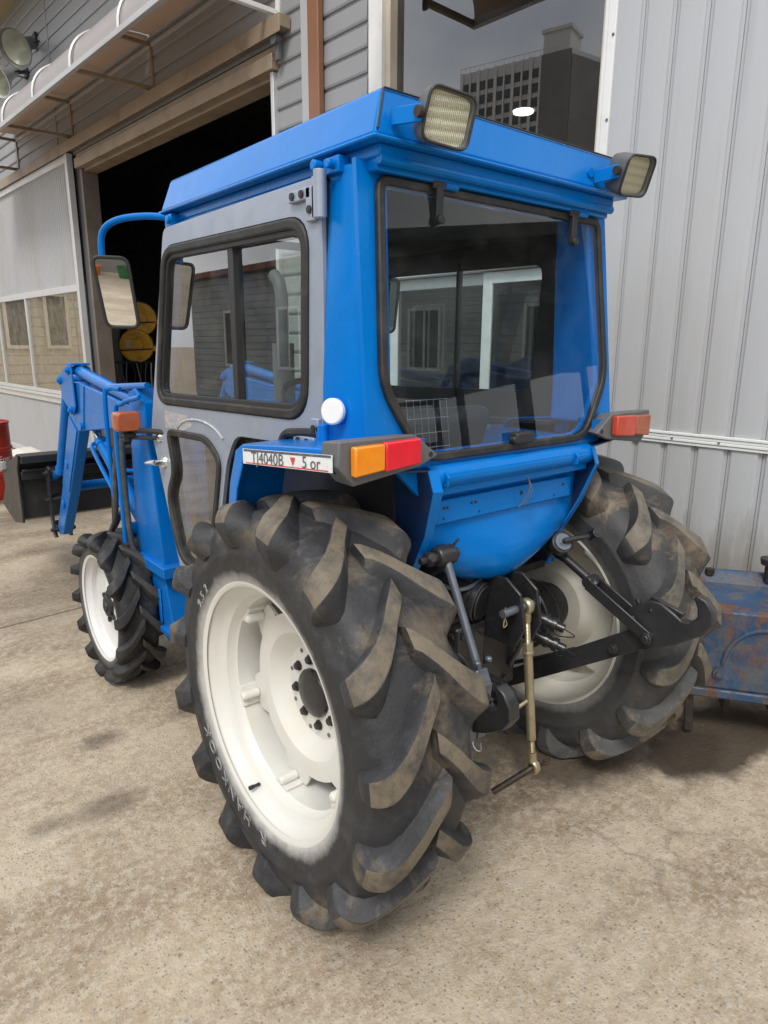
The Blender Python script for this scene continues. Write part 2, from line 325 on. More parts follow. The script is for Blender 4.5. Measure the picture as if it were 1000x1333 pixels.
M['oppside'] = pm('dark_siding_opposite', (.36, .38, .385), .55, 0, .08, 1, 0, 0, (.12, .11, .1), .4, 1, 0, .1, .2)
M['redroof'] = pm('red_roof_sheet', (.20, .075, .045), .5, 0, .15, 2, 0, 0, (.1, .06, .04), .4, 3)
M['headliner'] = pm('headliner_cloth', (.022, .035, .032), .9, 0, .3, 8)
M['leaf'] = pm('leaf_green', (.05, .09, .025), .6, 0, .4, 4); M['bark'] = pm('bark', (.09, .065, .045), .8, 0, .3, 6)

# ------------------------------------------------------------------ mesh helpers
V = Vector
def bm_(): return bmesh.new()
def obj(name, b, mat, parent=None, label=None, cat=None, group=None, kind=None, smooth=35, bevel=0, seg=2, loc=None, recalc=True):
    if isinstance(b, bmesh.types.BMesh):
        if recalc: bmesh.ops.recalc_face_normals(b, faces=b.faces)
        me = bpy.data.meshes.new(name); b.to_mesh(me); b.free()
    else: me = b
    mats = mat if isinstance(mat, (list, tuple)) else [mat]
    if not me.materials:
        for q in mats: me.materials.append(M[q] if isinstance(q, str) else q)
    if smooth:
        me.polygons.foreach_set('use_smooth', [True]*len(me.polygons)); me.set_sharp_from_angle(angle=R(smooth))
    o = bpy.data.objects.new(name, me); S.collection.objects.link(o)
    if loc is not None: o.location = loc
    if parent is not None: attach(o, parent)
    tag(o, label, cat, group, kind)
    if bevel:
        md = o.modifiers.new('bevel', 'BEVEL'); md.width = bevel; md.segments = seg; md.limit_method = 'ANGLE'; md.angle_limit = R(38)
    return o
def wloc(o):
    p = V((0, 0, 0)); q = o
    while q is not None:
        p = p + V(q.location) if q.parent is None else p + V(q.location) + q.matrix_parent_inverse.translation
        q = q.parent
    return p
def attach(o, parent):
    o.parent = parent; o.matrix_parent_inverse = Matrix.Translation(-wloc(parent))
def tag(o, label=None, cat=None, group=None, kind=None):
    if label: o['label'] = label
    if cat: o['category'] = cat
    if group: o['group'] = group
    if kind: o['kind'] = kind
    return o
def empty(name, loc, label, cat, group=None):
    o = bpy.data.objects.new(name, None); S.collection.objects.link(o); o.location = loc; o.empty_display_size = .1
    return tag(o, label, cat, group)
def box(b, c, s, rot=None):
    vs = []
    for dx in (-.5, .5):
        for dy in (-.5, .5):
            for dz in (-.5, .5):
                v = V((dx*s[0], dy*s[1], dz*s[2]))
                if rot is not None: v = rot @ v
                vs.append(b.verts.new(v+V(c)))
    for f in ((0, 1, 3, 2), (4, 6, 7, 5), (0, 4, 5, 1), (2, 3, 7, 6), (0, 2, 6, 4), (1, 5, 7, 3)): b.faces.new([vs[i] for i in f])
def box2(b, lo, hi): box(b, [(a+c)/2 for a, c in zip(lo, hi)], [abs(c-a) for a, c in zip(lo, hi)])
def frame_of(d):
    d = d.normalized(); a = V((0, 0, 1)) if abs(d.z) < .9 else V((1, 0, 0))
    x = d.cross(a).normalized(); return x, d.cross(x).normalized()
def cyl(b, p0, p1, r0, r1=None, n=18, cap=True):
    p0, p1 = V(p0), V(p1); r1 = r0 if r1 is None else r1
    x, y = frame_of(p1-p0); A = []; B = []
    for i in range(n):
        t = 2*math.pi*i/n; d = x*math.cos(t)+y*math.sin(t)
        A.append(b.verts.new(p0+d*r0)); B.append(b.verts.new(p1+d*r1))
    for i in range(n): b.faces.new((A[i], A[(i+1) % n], B[(i+1) % n], B[i]))
    if cap: b.faces.new(A[::-1]); b.faces.new(B)
def tube(b, pts, r, n=10, closed=False, cap=True):
    pts = [V(p) for p in pts]; N = len(pts); rings = []; px = None
    for i, p in enumerate(pts):
        if closed: d = (pts[(i+1) % N]-pts[i-1])
        else: d = pts[min(i+1, N-1)]-pts[max(i-1, 0)]
        d.normalize()
        if px is None: px, _ = frame_of(d)
        px = (px-d*px.dot(d)).normalized(); py = d.cross(px)
        rr = r[i] if isinstance(r, (list, tuple)) else r
        rings.append([b.verts.new(p+(px*math.cos(2*math.pi*k/n)+py*math.sin(2*math.pi*k/n))*rr) for k in range(n)])
    for i in range(N if closed else N-1):
        a, c = rings[i], rings[(i+1) % N]
        for k in range(n): b.faces.new((a[k], a[(k+1) % n], c[(k+1) % n], c[k]))
    if cap and not closed: b.faces.new(rings[0][::-1]); b.faces.new(rings[-1])
def smoothpath(pts, k=6):
    """Catmull-Rom through the points"""
    P = [V(p) for p in pts]; P = [P[0]*2-P[1]]+P+[P[-1]*2-P[-2]]; o = []
    for i in range(1, len(P)-2):
        for j in range(k):
            t = j/k; a, c, d, e = P[i-1:i+3]
            o.append(.5*((2*c)+(d-a)*t+(2*a-5*c+4*d-e)*t*t+(3*c-a-3*d+e)*t**3))
    o.append(P[-2]); return o
def beam(b, p0, p1, w, h, upv=(0, 0, 1)):
    p0, p1 = V(p0), V(p1); d = (p1-p0).normalized(); x = d.cross(V(upv)).normalized(); y = x.cross(d)
    A = [b.verts.new(p0+x*w/2*i+y*h/2*j) for i, j in ((-1, -1), (1, -1), (1, 1), (-1, 1))]
    B = [b.verts.new(p1+x*w/2*i+y*h/2*j) for i, j in ((-1, -1), (1, -1), (1, 1), (-1, 1))]
    for i in range(4): b.faces.new((A[i], A[(i+1) % 4], B[(i+1) % 4], B[i]))
    b.faces.new(A[::-1]); b.faces.new(B)
def prism(b, pts, vec):
    A = [b.verts.new(V(p)) for p in pts]; B = [b.verts.new(V(p)+V(vec)) for p in pts]; n = len(A)
    b.faces.new(A[::-1]); b.faces.new(B)
    for i in range(n): b.faces.new((A[i], A[(i+1) % n], B[(i+1) % n], B[i]))
def lathe(b, prof, c=(0, 0, 0), axis='x', n=64, closed=False):
    """prof: (along axis, radius)"""
    c = V(c); rings = []
    for a, r in prof:
        ring = []
        for i in range(n):
            t = 2*math.pi*i/n; u, v = r*math.cos(t), r*math.sin(t)
            ring.append(b.verts.new(c+(V((a, u, v)) if axis == 'x' else V((u, a, v)) if axis == 'y' else V((u, v, a)))))
        rings.append(ring)
    m = len(rings)
    for j in range(m if closed else m-1):
        A, B = rings[j], rings[(j+1) % m]
        for i in range(n): b.faces.new((A[i], A[(i+1) % n], B[(i+1) % n], B[i]))
    return rings
def rpoly(pts, r, k=5):
    """round the corners of a 2-D polygon"""
    n = len(pts); o = []; rr = r if isinstance(r, (list, tuple)) else [r]*n
    for i in range(n):
        p = V((*pts[i], 0)); a = V((*pts[i-1], 0)); c = V((*pts[(i+1) % n], 0))
        if rr[i] <= 0: o.append((p.x, p.y)); continue
        u = (a-p); v = (c-p); q = min(rr[i], u.length*.48, v.length*.48); u.normalize(); v.normalize()
        s, e = p+u*q, p+v*q
        for j in range(k+1):
            t = j/k; z = s*(1-t)**2+p*2*t*(1-t)+e*t*t; o.append((z.x, z.y))
    return o
def offset(pts, d):
    """inset (d>0) of a 2-D loop"""
    n = len(pts); ar = sum(pts[i][0]*pts[(i+1) % n][1]-pts[(i+1) % n][0]*pts[i][1] for i in range(n)); s = 1 if ar > 0 else -1; o = []
    for i in range(n):
        a, p, c = V(pts[i-1]), V(pts[i]), V(pts[(i+1) % n])
        e1 = (p-a); e2 = (c-p)
        if e1.length < 1e-7: e1 = e2
        if e2.length < 1e-7: e2 = e1
        n1 = V((-e1.y, e1.x)).normalized()*s; n2 = V((-e2.y, e2.x)).normalized()*s
        m = n1+n2; m = m.normalized()/max(.45, math.cos(n1.angle(n2)/2)) if m.length > 1e-6 else n1
        o.append(tuple(p+m*d))
    return o
def loopframe(b, pts2, fn, wi, wo, h0, h1):
    """closed frame along a 2-D loop: from inset wi to outset wo, depth h0..h1; fn(u,v,h)->3-D"""
    I = offset(pts2, wi) if wi else pts2; O = offset(pts2, -wo) if wo else pts2; n = len(pts2)
    rg = []
    for (p, q) in zip(I, O):
        rg.append([b.verts.new(fn(p[0], p[1], h0)), b.verts.new(fn(q[0], q[1], h0)), b.verts.new(fn(q[0], q[1], h1)), b.verts.new(fn(p[0], p[1], h1))])
    for i in range(n):
        A, B = rg[i], rg[(i+1) % n]
        for k in range(4): b.faces.new((A[k], A[(k+1) % 4], B[(k+1) % 4], B[k]))
def plate(b, outer, holes, fn, h0, h1):
    """flat plate with holes, fn(u,v,h)->3-D"""
    t = bmesh.new(); es = []
    for lp in [outer]+holes:
        vs = [t.verts.new((p[0], p[1], 0)) for p in lp]
        es += [t.edges.new((vs[i], vs[(i+1) % len(vs)])) for i in range(len(vs))]
    bmesh.ops.triangle_fill(t, use_beauty=True, edges=es)
    t.verts.index_update(); vs0 = [b.verts.new(fn(v.co.x, v.co.y, h0)) for v in t.verts]; vs1 = [b.verts.new(fn(v.co.x, v.co.y, h1)) for v in t.verts]
    for f in t.faces:
        i = [v.index for v in f.verts]; b.faces.new([vs0[k] for k in i]); b.faces.new([vs1[k] for k in i[::-1]])
    for e in t.edges:
        if len(e.link_faces) == 1:
            i, j = e.verts[0].index, e.verts[1].index; b.faces.new((vs0[i], vs0[j], vs1[j], vs1[i]))
    t.free()
def bolt(b, c, d, r=.008, h=.008, n=6):
    c = V(c); d = V(d).normalized(); cyl(b, c, c+d*h, r, r*.95, n)
def text_mesh(body, size, extrude=.0, outline=0, fn=None, align='CENTER', space=1.0):
    cu = bpy.data.curves.new('t', 'FONT'); cu.body = body; cu.size = size; cu.align_x = align; cu.align_y = 'CENTER'; cu.space_character = space; cu.resolution_u = 4
    if outline: cu.fill_mode = 'NONE'; cu.bevel_depth = outline; cu.bevel_resolution = 0
    else: cu.extrude = extrude
    o = bpy.data.objects.new('t', cu); S.collection.objects.link(o)
    dg = bpy.context.evaluated_depsgraph_get(); me = bpy.data.meshes.new_from_object(o.evaluated_get(dg))
    bpy.data.objects.remove(o); bpy.data.curves.remove(cu)
    if fn:
        for v in me.vertices: v.co = fn(v.co.x, v.co.y, v.co.z)
    me.materials.clear(); return me

# ------------------------------------------------------------------ tractor
T = empty('tractor', (0, 0, 0), 'blue compact tractor with enclosed cab, front loader and big lugged rear tyres', 'tractor')
ARC = [(-.014, .505), (.03, .505), (.06, .503), (.09, .498), (.115, .487), (.131, .465), (.141, .425)]
NRM = [(0, 1), (.05, 1), (.12, 1), (.3, .95), (.62, .78), (.93, .36), (1, .05)]
HGT = [.030, .031, .033, .038, .046, .040, .006]
TAN = [-.012, .036, .076, .114, .142, .156, .162]
WT = [.022, .024, .027, .030, .031, .027, .018]
WL = [.022, .030, .036, .042, .048, .040, .020]       # long trailing flank
WS_H = [.010, .011, .012, .013, .014, .012, .008]     # steep leading flank
HALF = [(0, .505), (.05, .504), (.09, .498), (.115, .487), (.130, .467), (.139, .440), (.143, .415), (.1445, .412), (.1445, .404), (.143, .400), (.143, .375), (.138, .350), (.130, .334), (.126, .329)]
def build_tyre(s, so, rim, base, nl, hs, ts, seed):
    rnd = random.Random(seed)
    fr = lambda r: rim+(r-.333)*(base-rim)/(.505-.333)
    b = bm_()
    prof = [(-o*so*s, fr(r)) for o, r in HALF[::-1]][:-1]+[(o*so*s, fr(r)) for o, r in HALF]
    lathe(b, prof, n=96)
    for sd in (1, -1):
        for i in range(nl):
            f0 = 2*math.pi*(i+(.5 if sd < 0 else 0))/nl
            sec = []; jw = 1+rnd.uniform(-.06, .06); jh = 1+rnd.uniform(-.05, .04); jl = 1+rnd.uniform(-.15, .15); js = rnd.uniform(-.003, .003)
            NS = 20
            for q in range(NS+1):
                g = q/NS*(len(ARC)-1); k = min(int(g), len(ARC)-2); t_ = g-k
                def ip(A):
                    p0, p1, p2, p3 = A[max(k-1, 0)], A[k], A[k+1], A[min(k+2, len(A)-1)]
                    return .5*(2*p1+(p2-p0)*t_+(2*p0-5*p1+4*p2-p3)*t_*t_+(3*p1-p0-3*p2+p3)*t_**3)
                o = ip([x[0] for x in ARC]); r = fr(ip([x[1] for x in ARC])); no = ip([x[0] for x in NRM]); nr = ip([x[1] for x in NRM]); h = ip(HGT)*hs*jh
                if q == 0: h *= .80
                f = f0-(ip(TAN)+js)*ts/base; wt = ip(WT)*jw; wl = ip(WL)*jl; ws = ip(WS_H)
                pts = []
                for (t, hh) in ((-wt-wl, -.004), (-wt-wl*.45, h*.42), (-wt*1.04, h*.955), (-wt*.96, h*.992), (-wt*.80, h), (wt*.82, h), (wt*.96, h*.992), (wt*1.03, h*.955), (wt+ws*.75, h*.20), (wt+ws*1.2, -.004)):
                    t = t*ts*(1+rnd.uniform(-.012, .012)); oo = (o*so+no*hh)*sd; rr = r+nr*hh; a = f+t/base
                    pts.append(b.verts.new((oo*s, -rr*math.cos(a), rr*math.sin(a))))
                sec.append(pts)
            for k in range(len(sec)-1):
                for j in range(9):
                    fc = b.faces.new((sec[k][j], sec[k][j+1], sec[k+1][j+1], sec[k+1][j]))
                    if 3 <= j <= 5 and k < NS-4: fc.material_index = 1
            b.faces.new(sec[0][::-1]); b.faces.new(sec[-1])
    return b
def pol(r, deg, x): a = R(deg); return V((x, -r*math.cos(a), r*math.sin(a)))
RC = .515
def rear_wheel(s, tyrem, discm, name_label):
    C0 = (s*.54, 0, RC)
    # disc: dished and scalloped between the six rim brackets
    b = bm_(); n = 144; rings = []
    prof = [(-.030, .052), (-.030, .10), (-.032, .128), (-.026, .140), (-.004, .158), (.010, .172), (.013, .19), (.010, .225), (.006, None)]
    for o, r in prof:
        ring = []
        for i in range(n):
            d = 360*i/n; rr = r
            if r is None:
                q = ((d-20+30) % 60)-30; q = abs(q); rr = .268 if q < 11 else .268-.048*min(1, (q-10)/7.0)
            ring.append(b.verts.new(pol(rr, d, s*o)))
        rings.append(ring)
    fs = []
    for j in range(len(rings)-1):
        for i in range(n): fs.append(b.faces.new((rings[j][i], rings[j][(i+1) % n], rings[j+1][(i+1) % n], rings[j+1][i])))
    ex = bmesh.ops.extrude_face_region(b, geom=fs); bmesh.ops.translate(b, verts=[v for v in ex['geom'] if isinstance(v, bmesh.types.BMVert)], vec=(-s*.008, 0, 0))
    wh = obj('rear_wheel', b, discm, T, name_label, loc=C0, smooth=30)
    b = bm_()
    pr = [(.126, .322), (.131, .331), (.1315, .336), (.126, .336), (.122, .328), (.116, .321), (.098, .313), (.088, .302), (.080, .291), (.060, .286), (.052, .279), (-.052, .279), (-.062, .288), (-.084, .300), (-.098, .313), (-.118, .321), (-.126, .335), (-.131, .335), (-.131, .326)]
    pr = [(s*o, r) for o, r in pr]; lathe(b, pr, n=128)
    fs = list(b.faces)
    obj('rim', b, discm, wh, loc=C0)
    ty = obj('tyre', build_tyre(s, 1.0, .333, .505, 15, 1.05, 1.0, 3+s), [tyrem, tyrem+'_worn'], wh, loc=C0, smooth=36)
    # brackets: welded plate and the round boss with its bolt
    for k in range(6):
        d = 20+60*k
        b = bm_()
        cyl(b, pol(.260, d, s*.008), pol(.260, d, s*.055), .0135, n=16); cyl(b, pol(.260, d, s*.055), pol(.260, d, s*.062), .0135, .008, n=16)
        M3 = Matrix.Rotation(R(-d), 3, 'X')
        box(b, pol(.274, d, s*.018), (.075, .012, .060), Matrix.Rotation(-R(d), 3, 'X'))
        obj('rim_bracket', b, discm, wh, loc=C0, bevel=.002)
    for k in range(8):
        b = bm_(); c = pol(.090, 12+45*k, 0); cyl(b, c+V((-s*.03, 0, 0)), c+V((-s*.026, 0, 0)), .014, n=18)
        cyl(b, c+V((-s*.026, 0, 0)), c+V((-s*.017, 0, 0)), .0105, .010, n=6)
        obj('wheel_bolt', b, 'plastic', wh, loc=C0)
    b = bm_()
    for k in range(8): c = pol(.116, 32+45*k, 0); cyl(b, c+V((-s*.0305, 0, 0)), c+V((-s*.0285, 0, 0)), .006, n=10)
    obj('disc_holes', b, 'lampgrey', wh, loc=C0, kind='stuff')
    b = bm_(); lathe(b, [(s*-.035, .066), (s*-.022, .066), (s*-.017, .063), (s*-.014, .055), (s*-.013, .03), (s*-.0128, .0005)], n=40)
    obj('hub', b, 'blackgl', wh, loc=C0)
    b = bm_(); q = pol(.300, 250, s*.092); cyl(b, q, q+V((s*.03, 0, 0)), .005, .004, 10); cyl(b, q+V((s*.018, 0, 0)), q+V((s*.032, 0, 0)), .0062, n=10); obj('valve_stem', b, 'plastic', wh, loc=C0)
    if s < 0:     # raised maker lettering on the sidewall, tops pointing outward
        def letters(txt, mid, rad, length, h):
            me = text_mesh(txt, h, outline=.0007, space=1.3)
            xs = [v.co.x for v in me.vertices]; k = length/(max(xs)-min(xs)); m0 = (max(xs)+min(xs))/2
            for v in me.vertices:
                a = R(mid)-(v.co.x-m0)*k/rad; rr = rad+v.co.y; v.co = V((s*(.1437+v.co.z), -rr*math.cos(a), rr*math.sin(a)))
            obj('tyre_lettering', me, 'tyreletter', wh, loc=C0, smooth=0, kind='stuff')
        letters('R  HANKOOK', -119, .364, .40, .046); letters('9.5 2', 141, .366, .09, .036)
    return wh
rear_wheel(-1, 'tyre_rear', 'white', 'cream dished rear wheel with overspray on its tyre')
rear_wheel(1, 'tyre_rear2', 'rimgrey', 'greyer rear wheel with dusty brown tyre')

def front_wheel(s):
    C0 = (s*.552, 1.476, .318)
    b = bm_()
    lathe(b, [(s*.030, .03), (s*.030, .085), (s*.020, .105), (s*.012, .13), (s*.016, .165), (s*.022, .19), (s*.022, .206)], n=64)
    wh = obj('front_wheel', b, 'whitef', T, loc=C0)
    b = bm_(); pr = [(.070, .218), (.0755, .226), (.0755, .231), (.071, .231), (.066, .221), (.050, .214), (.042, .203), (-.042, .200), (-.052, .214), (-.068, .22), (-.072, .231)]
    lathe(b, [(s*o, r) for o, r in pr], n=80); obj('rim', b, 'whitef', wh, loc=C0)
    obj('tyre', build_tyre(s, .565, .228, .296, 14, .88, .66, 11+s), ['tyre_front', 'tyre_front_worn'], wh, loc=C0, smooth=36)
    for k in range(6):
        b = bm_(); c = pol(.062, 25+60*k, 0); cyl(b, c+V((s*.029, 0, 0)), c+V((s*.041, 0, 0)), .0125, .012, n=6)
        obj('wheel_bolt', b, 'plastic', wh, loc=C0)
    b = bm_(); lathe(b, [(s*.028, .048), (s*.042, .048), (s*.047, .042), (s*.048, .025), (s*.054, .022), (s*.056, .0005)], n=32); obj('hub', b, 'plastic', wh, loc=C0)
front_wheel(-1); front_wheel(1)

# --- cab ---
def rw(u, v, h):                     # rear wall: u across, v height, h towards the back; leans slightly
    return V((u, -.125-(1.77-v)*.11-h, v))
def lerp(a, c, t): return a+(c-a)*t
# roof: tapered cap with a lip below
b = bm_()
z0, z1 = 1.832, 1.932
lo = [(-.462, -.190), (.462, -.190), (.462, .935), (-.462, .935)]; hi = [(-.428, -.172), (.428, -.172), (.428, .915), (-.428, .915)]
A = [b.verts.new((x, y, z0)) for x, y in lo]; B = [b.verts.new((x, y, z1)) for x, y in hi]
b.faces.new(A[::-1]); b.faces.new(B)
for i in range(4): b.faces.new((A[i], A[(i+1) % 4], B[(i+1) % 4], B[i]))
roof = obj('roof', b, 'blue', T, bevel=.010, seg=3)
b = bm_()      # folded drip edge and gutter under the roof
box2(b, (-.468, -.196, 1.826), (.468, .94, 1.835)); box2(b, (-.435, -.172, 1.800), (.435, .90, 1.8265)); box2(b, (-.432, -.158, 1.776), (.432, -.10, 1.801))
obj('gutter', b, 'blue', T, bevel=.004)
b = bm_()
tube(b, [(-.432, -.166, 1.797), (.432, -.166, 1.797)], .011); obj('drip_rail', b, 'blue', T)
b = bm_(); box2(b, (-.43, -.07, 1.796), (.43, .88, 1.805)); obj('headliner', b, 'headliner', T)
for s in (-1, 1): b = bm_(); box2(b, (s*.378, -.07, 1.745), (s*.394, .88, 1.7955)); obj('header_trim', b, 'plastic', T)
# seam of sealant along the roof's back corner
b = bm_(); tube(b, [(-.4275, -.1745, 1.927), (-.455, -.189, 1.845)], .0028, 6); obj('weld_seam', b, 'plastic', T)
b = bm_(); tube(b, [(-.425, -.1745, 1.929), (.425, -.1745, 1.929)], .0022, 6); obj('weld_seam', b, 'plastic', T)
for s in (-1, 1):   # side header beams below the roof, front and rear posts
    b = bm_(); box2(b, (s*.395, -.10, 1.765), (s*.436, .90, 1.802)); obj('side_header', b, 'blue', T, bevel=.004)
    b = bm_()
    A = [(s*.452, -.012), (s*.452, -.085), (s*.440, -.115), (s*.405, -.128), (s*.372, -.128), (s*.372, -.02)]
    rg = []
    for z in (1.80, 1.55, 1.32, 1.22, 1.185):
        dy = -(1.77-z)*.11; dx = s*(.030*min(1, max(0, (1.80-z)/.5)))
        rg.append([b.verts.new((x+(dx if i != 99 else 0), y+(dy if 1 <= i <= 4 else 0), z)) for i, (x, y) in enumerate(A)])
    for j in range(len(rg)-1):
        for i in range(6): b.faces.new((rg[j][i], rg[j][(i+1) % 6], rg[j+1][(i+1) % 6], rg[j+1][i]))
    b.faces.new(rg[0]); b.faces.new(rg[-1][::-1])
    obj('rear_post', b, 'blue', T, bevel=.008, seg=3)
    b = bm_(); beam(b, (s*.43, .885, 1.80), (s*.43, 1.10, 1.10), .04, .04, (0, 1, 0)); beam(b, (s*.43, 1.10, 1.10), (s*.43, .93, .56), .035, .04, (0, 1, 0))
    obj('front_post', b, 'blue', T, bevel=.004)
# rear wall with the six-cornered window opening
WIN = [(-.412, 1.768), (.412, 1.768), (.438, 1.325), (.330, 1.150), (-.330, 1.150), (-.438, 1.325)]
WIN = rpoly(WIN, [.03, .03, .05, .06, .06, .05], 4)
b = bm_(); plate(b, [(-.462, 1.802), (-.478, 1.32), (-.478, 1.195), (-.40, 1.125), (-.335, 1.06), (.335, 1.06), (.40, 1.125), (.478, 1.195), (.478, 1.32), (.462, 1.802)], [offset(WIN, .016)], rw, -.010, .004)
obj('rear_panel', b, 'blue', T, smooth=30)
b = bm_(); plate(b, offset(WIN, .004), [], rw, .012, .017); rg_ = obj('rear_window', b, 'rearglass', T, smooth=0)
b = bm_(); loopframe(b, WIN, rw, .014, .006, .004, .022); obj('rubber_seal', b, 'rubber', rg_, bevel=.004)
for x in (-.245, .275):     # latches holding the glass at the top, and their blue hinge barrels
    b = bm_(); box(b, rw(x, 1.733, .024), (.022, .016, .075)); cyl(b, rw(x, 1.698, .018), rw(x, 1.698, .036), .011, n=16); box(b, rw(x, 1.772, .024), (.040, .020, .018))
    obj('window_latch', b, 'plastic', rg_, bevel=.003)
    b = bm_(); cyl(b, rw(x+.02, 1.775, .026), rw(x+.062, 1.775, .026), .009, n=14); obj('hinge_barrel', b, 'blue', rg_)
b = bm_(); box(b, rw(.02, 1.178, .030), (.072, .03, .030)); cyl(b, rw(-.012, 1.175, .018), rw(-.012, 1.175, .040), .009, n=12); obj('window_handle', b, 'plastic', rg_, bevel=.005)
# body under the window
b = bm_(); tube(b, [rw(-.325, 1.105, .018), rw(.325, 1.105, .018)], .030, 14); box(b, rw(0, 1.086, .01), (.64, .03, .05)); obj('lower_rail', b, 'blue', T, smooth=40)
for x in (.235, -.285):
    b = bm_(); tube(b, [rw(x, 1.12, .045), rw(x, 1.108, .056), rw(x, 1.09, .05), rw(x, 1.085, .03)], .005, 8); obj('seal_hook', b, 'blue', T)
def bowl(u, v):
    prof = [(0, .320, .0), (.10, .325, .0), (.28, .325, .0), (.42, .322, .01), (.56, .30, .022), (.70, .265, .032), (.82, .21, .030), (.92, .14, .018), (1.0, .05, -.01)]
    for k in range(len(prof)-1):
        if prof[k][0] <= v <= prof[k+1][0]:
            t = (v-prof[k][0])/(prof[k+1][0]-prof[k][0]); hw = lerp(prof[k][1], prof[k+1][1], t); o = lerp(prof[k][2], prof[k+1][2], t); break
    z = 1.095-.325*v
    return V((.012+hw*u, -.178-o*(1-u*u*.8)-.008*(1-abs(u)**6)+.07*max(0, v-.55)*u*u, z))
b = bm_(); NU, NV = 24, 26
G = [[b.verts.new(bowl(-1+2*i/NU, j/NV)) for i in range(NU+1)] for j in range(NV+1)]
for j in range(NV):
    for i in range(NU): b.faces.new((G[j][i], G[j][i+1], G[j+1][i+1], G[j+1][i]))
ed = G[-1]; low = [b.verts.new(v.co+V((0, .30, .05))) for v in ed]
for i in range(NU): b.faces.new((ed[i], ed[i+1], low[i+1], low[i]))
obj('rear_body_panel', b, 'blue', T, smooth=60, recalc=True)
b = bm_(); box(b, (0.0, -.197, 1.010), (.56, .016, .062)); st = obj('number_plate_bracket', b, 'blue', T, bevel=.004)
b = bm_()
for x in (-.25, -.238, -.15, -.135, .05, .24): cyl(b, (x, -.205, 1.02), (x, -.2065, 1.02), .004 if x != .05 else .006, n=10)
for x in (-.25, -.12, .20): cyl(b, (x, -.205, .993), (x, -.2065, .993), .003, n=10)
obj('bracket_holes', b, 'plastic', st, kind='stuff')
b = bm_(); tube(b, smoothpath([(.045, -.222, 1.075), (.052, -.232, 1.04), (.04, -.222, 1.0), (.03, -.215, .985)], 5), .0022, 6); tube(b, smoothpath([(.043, -.222, 1.075), (.056, -.236, 1.035), (.048, -.224, .99)], 5), .0018, 6)
obj('wire', b, 'greysteel', T)
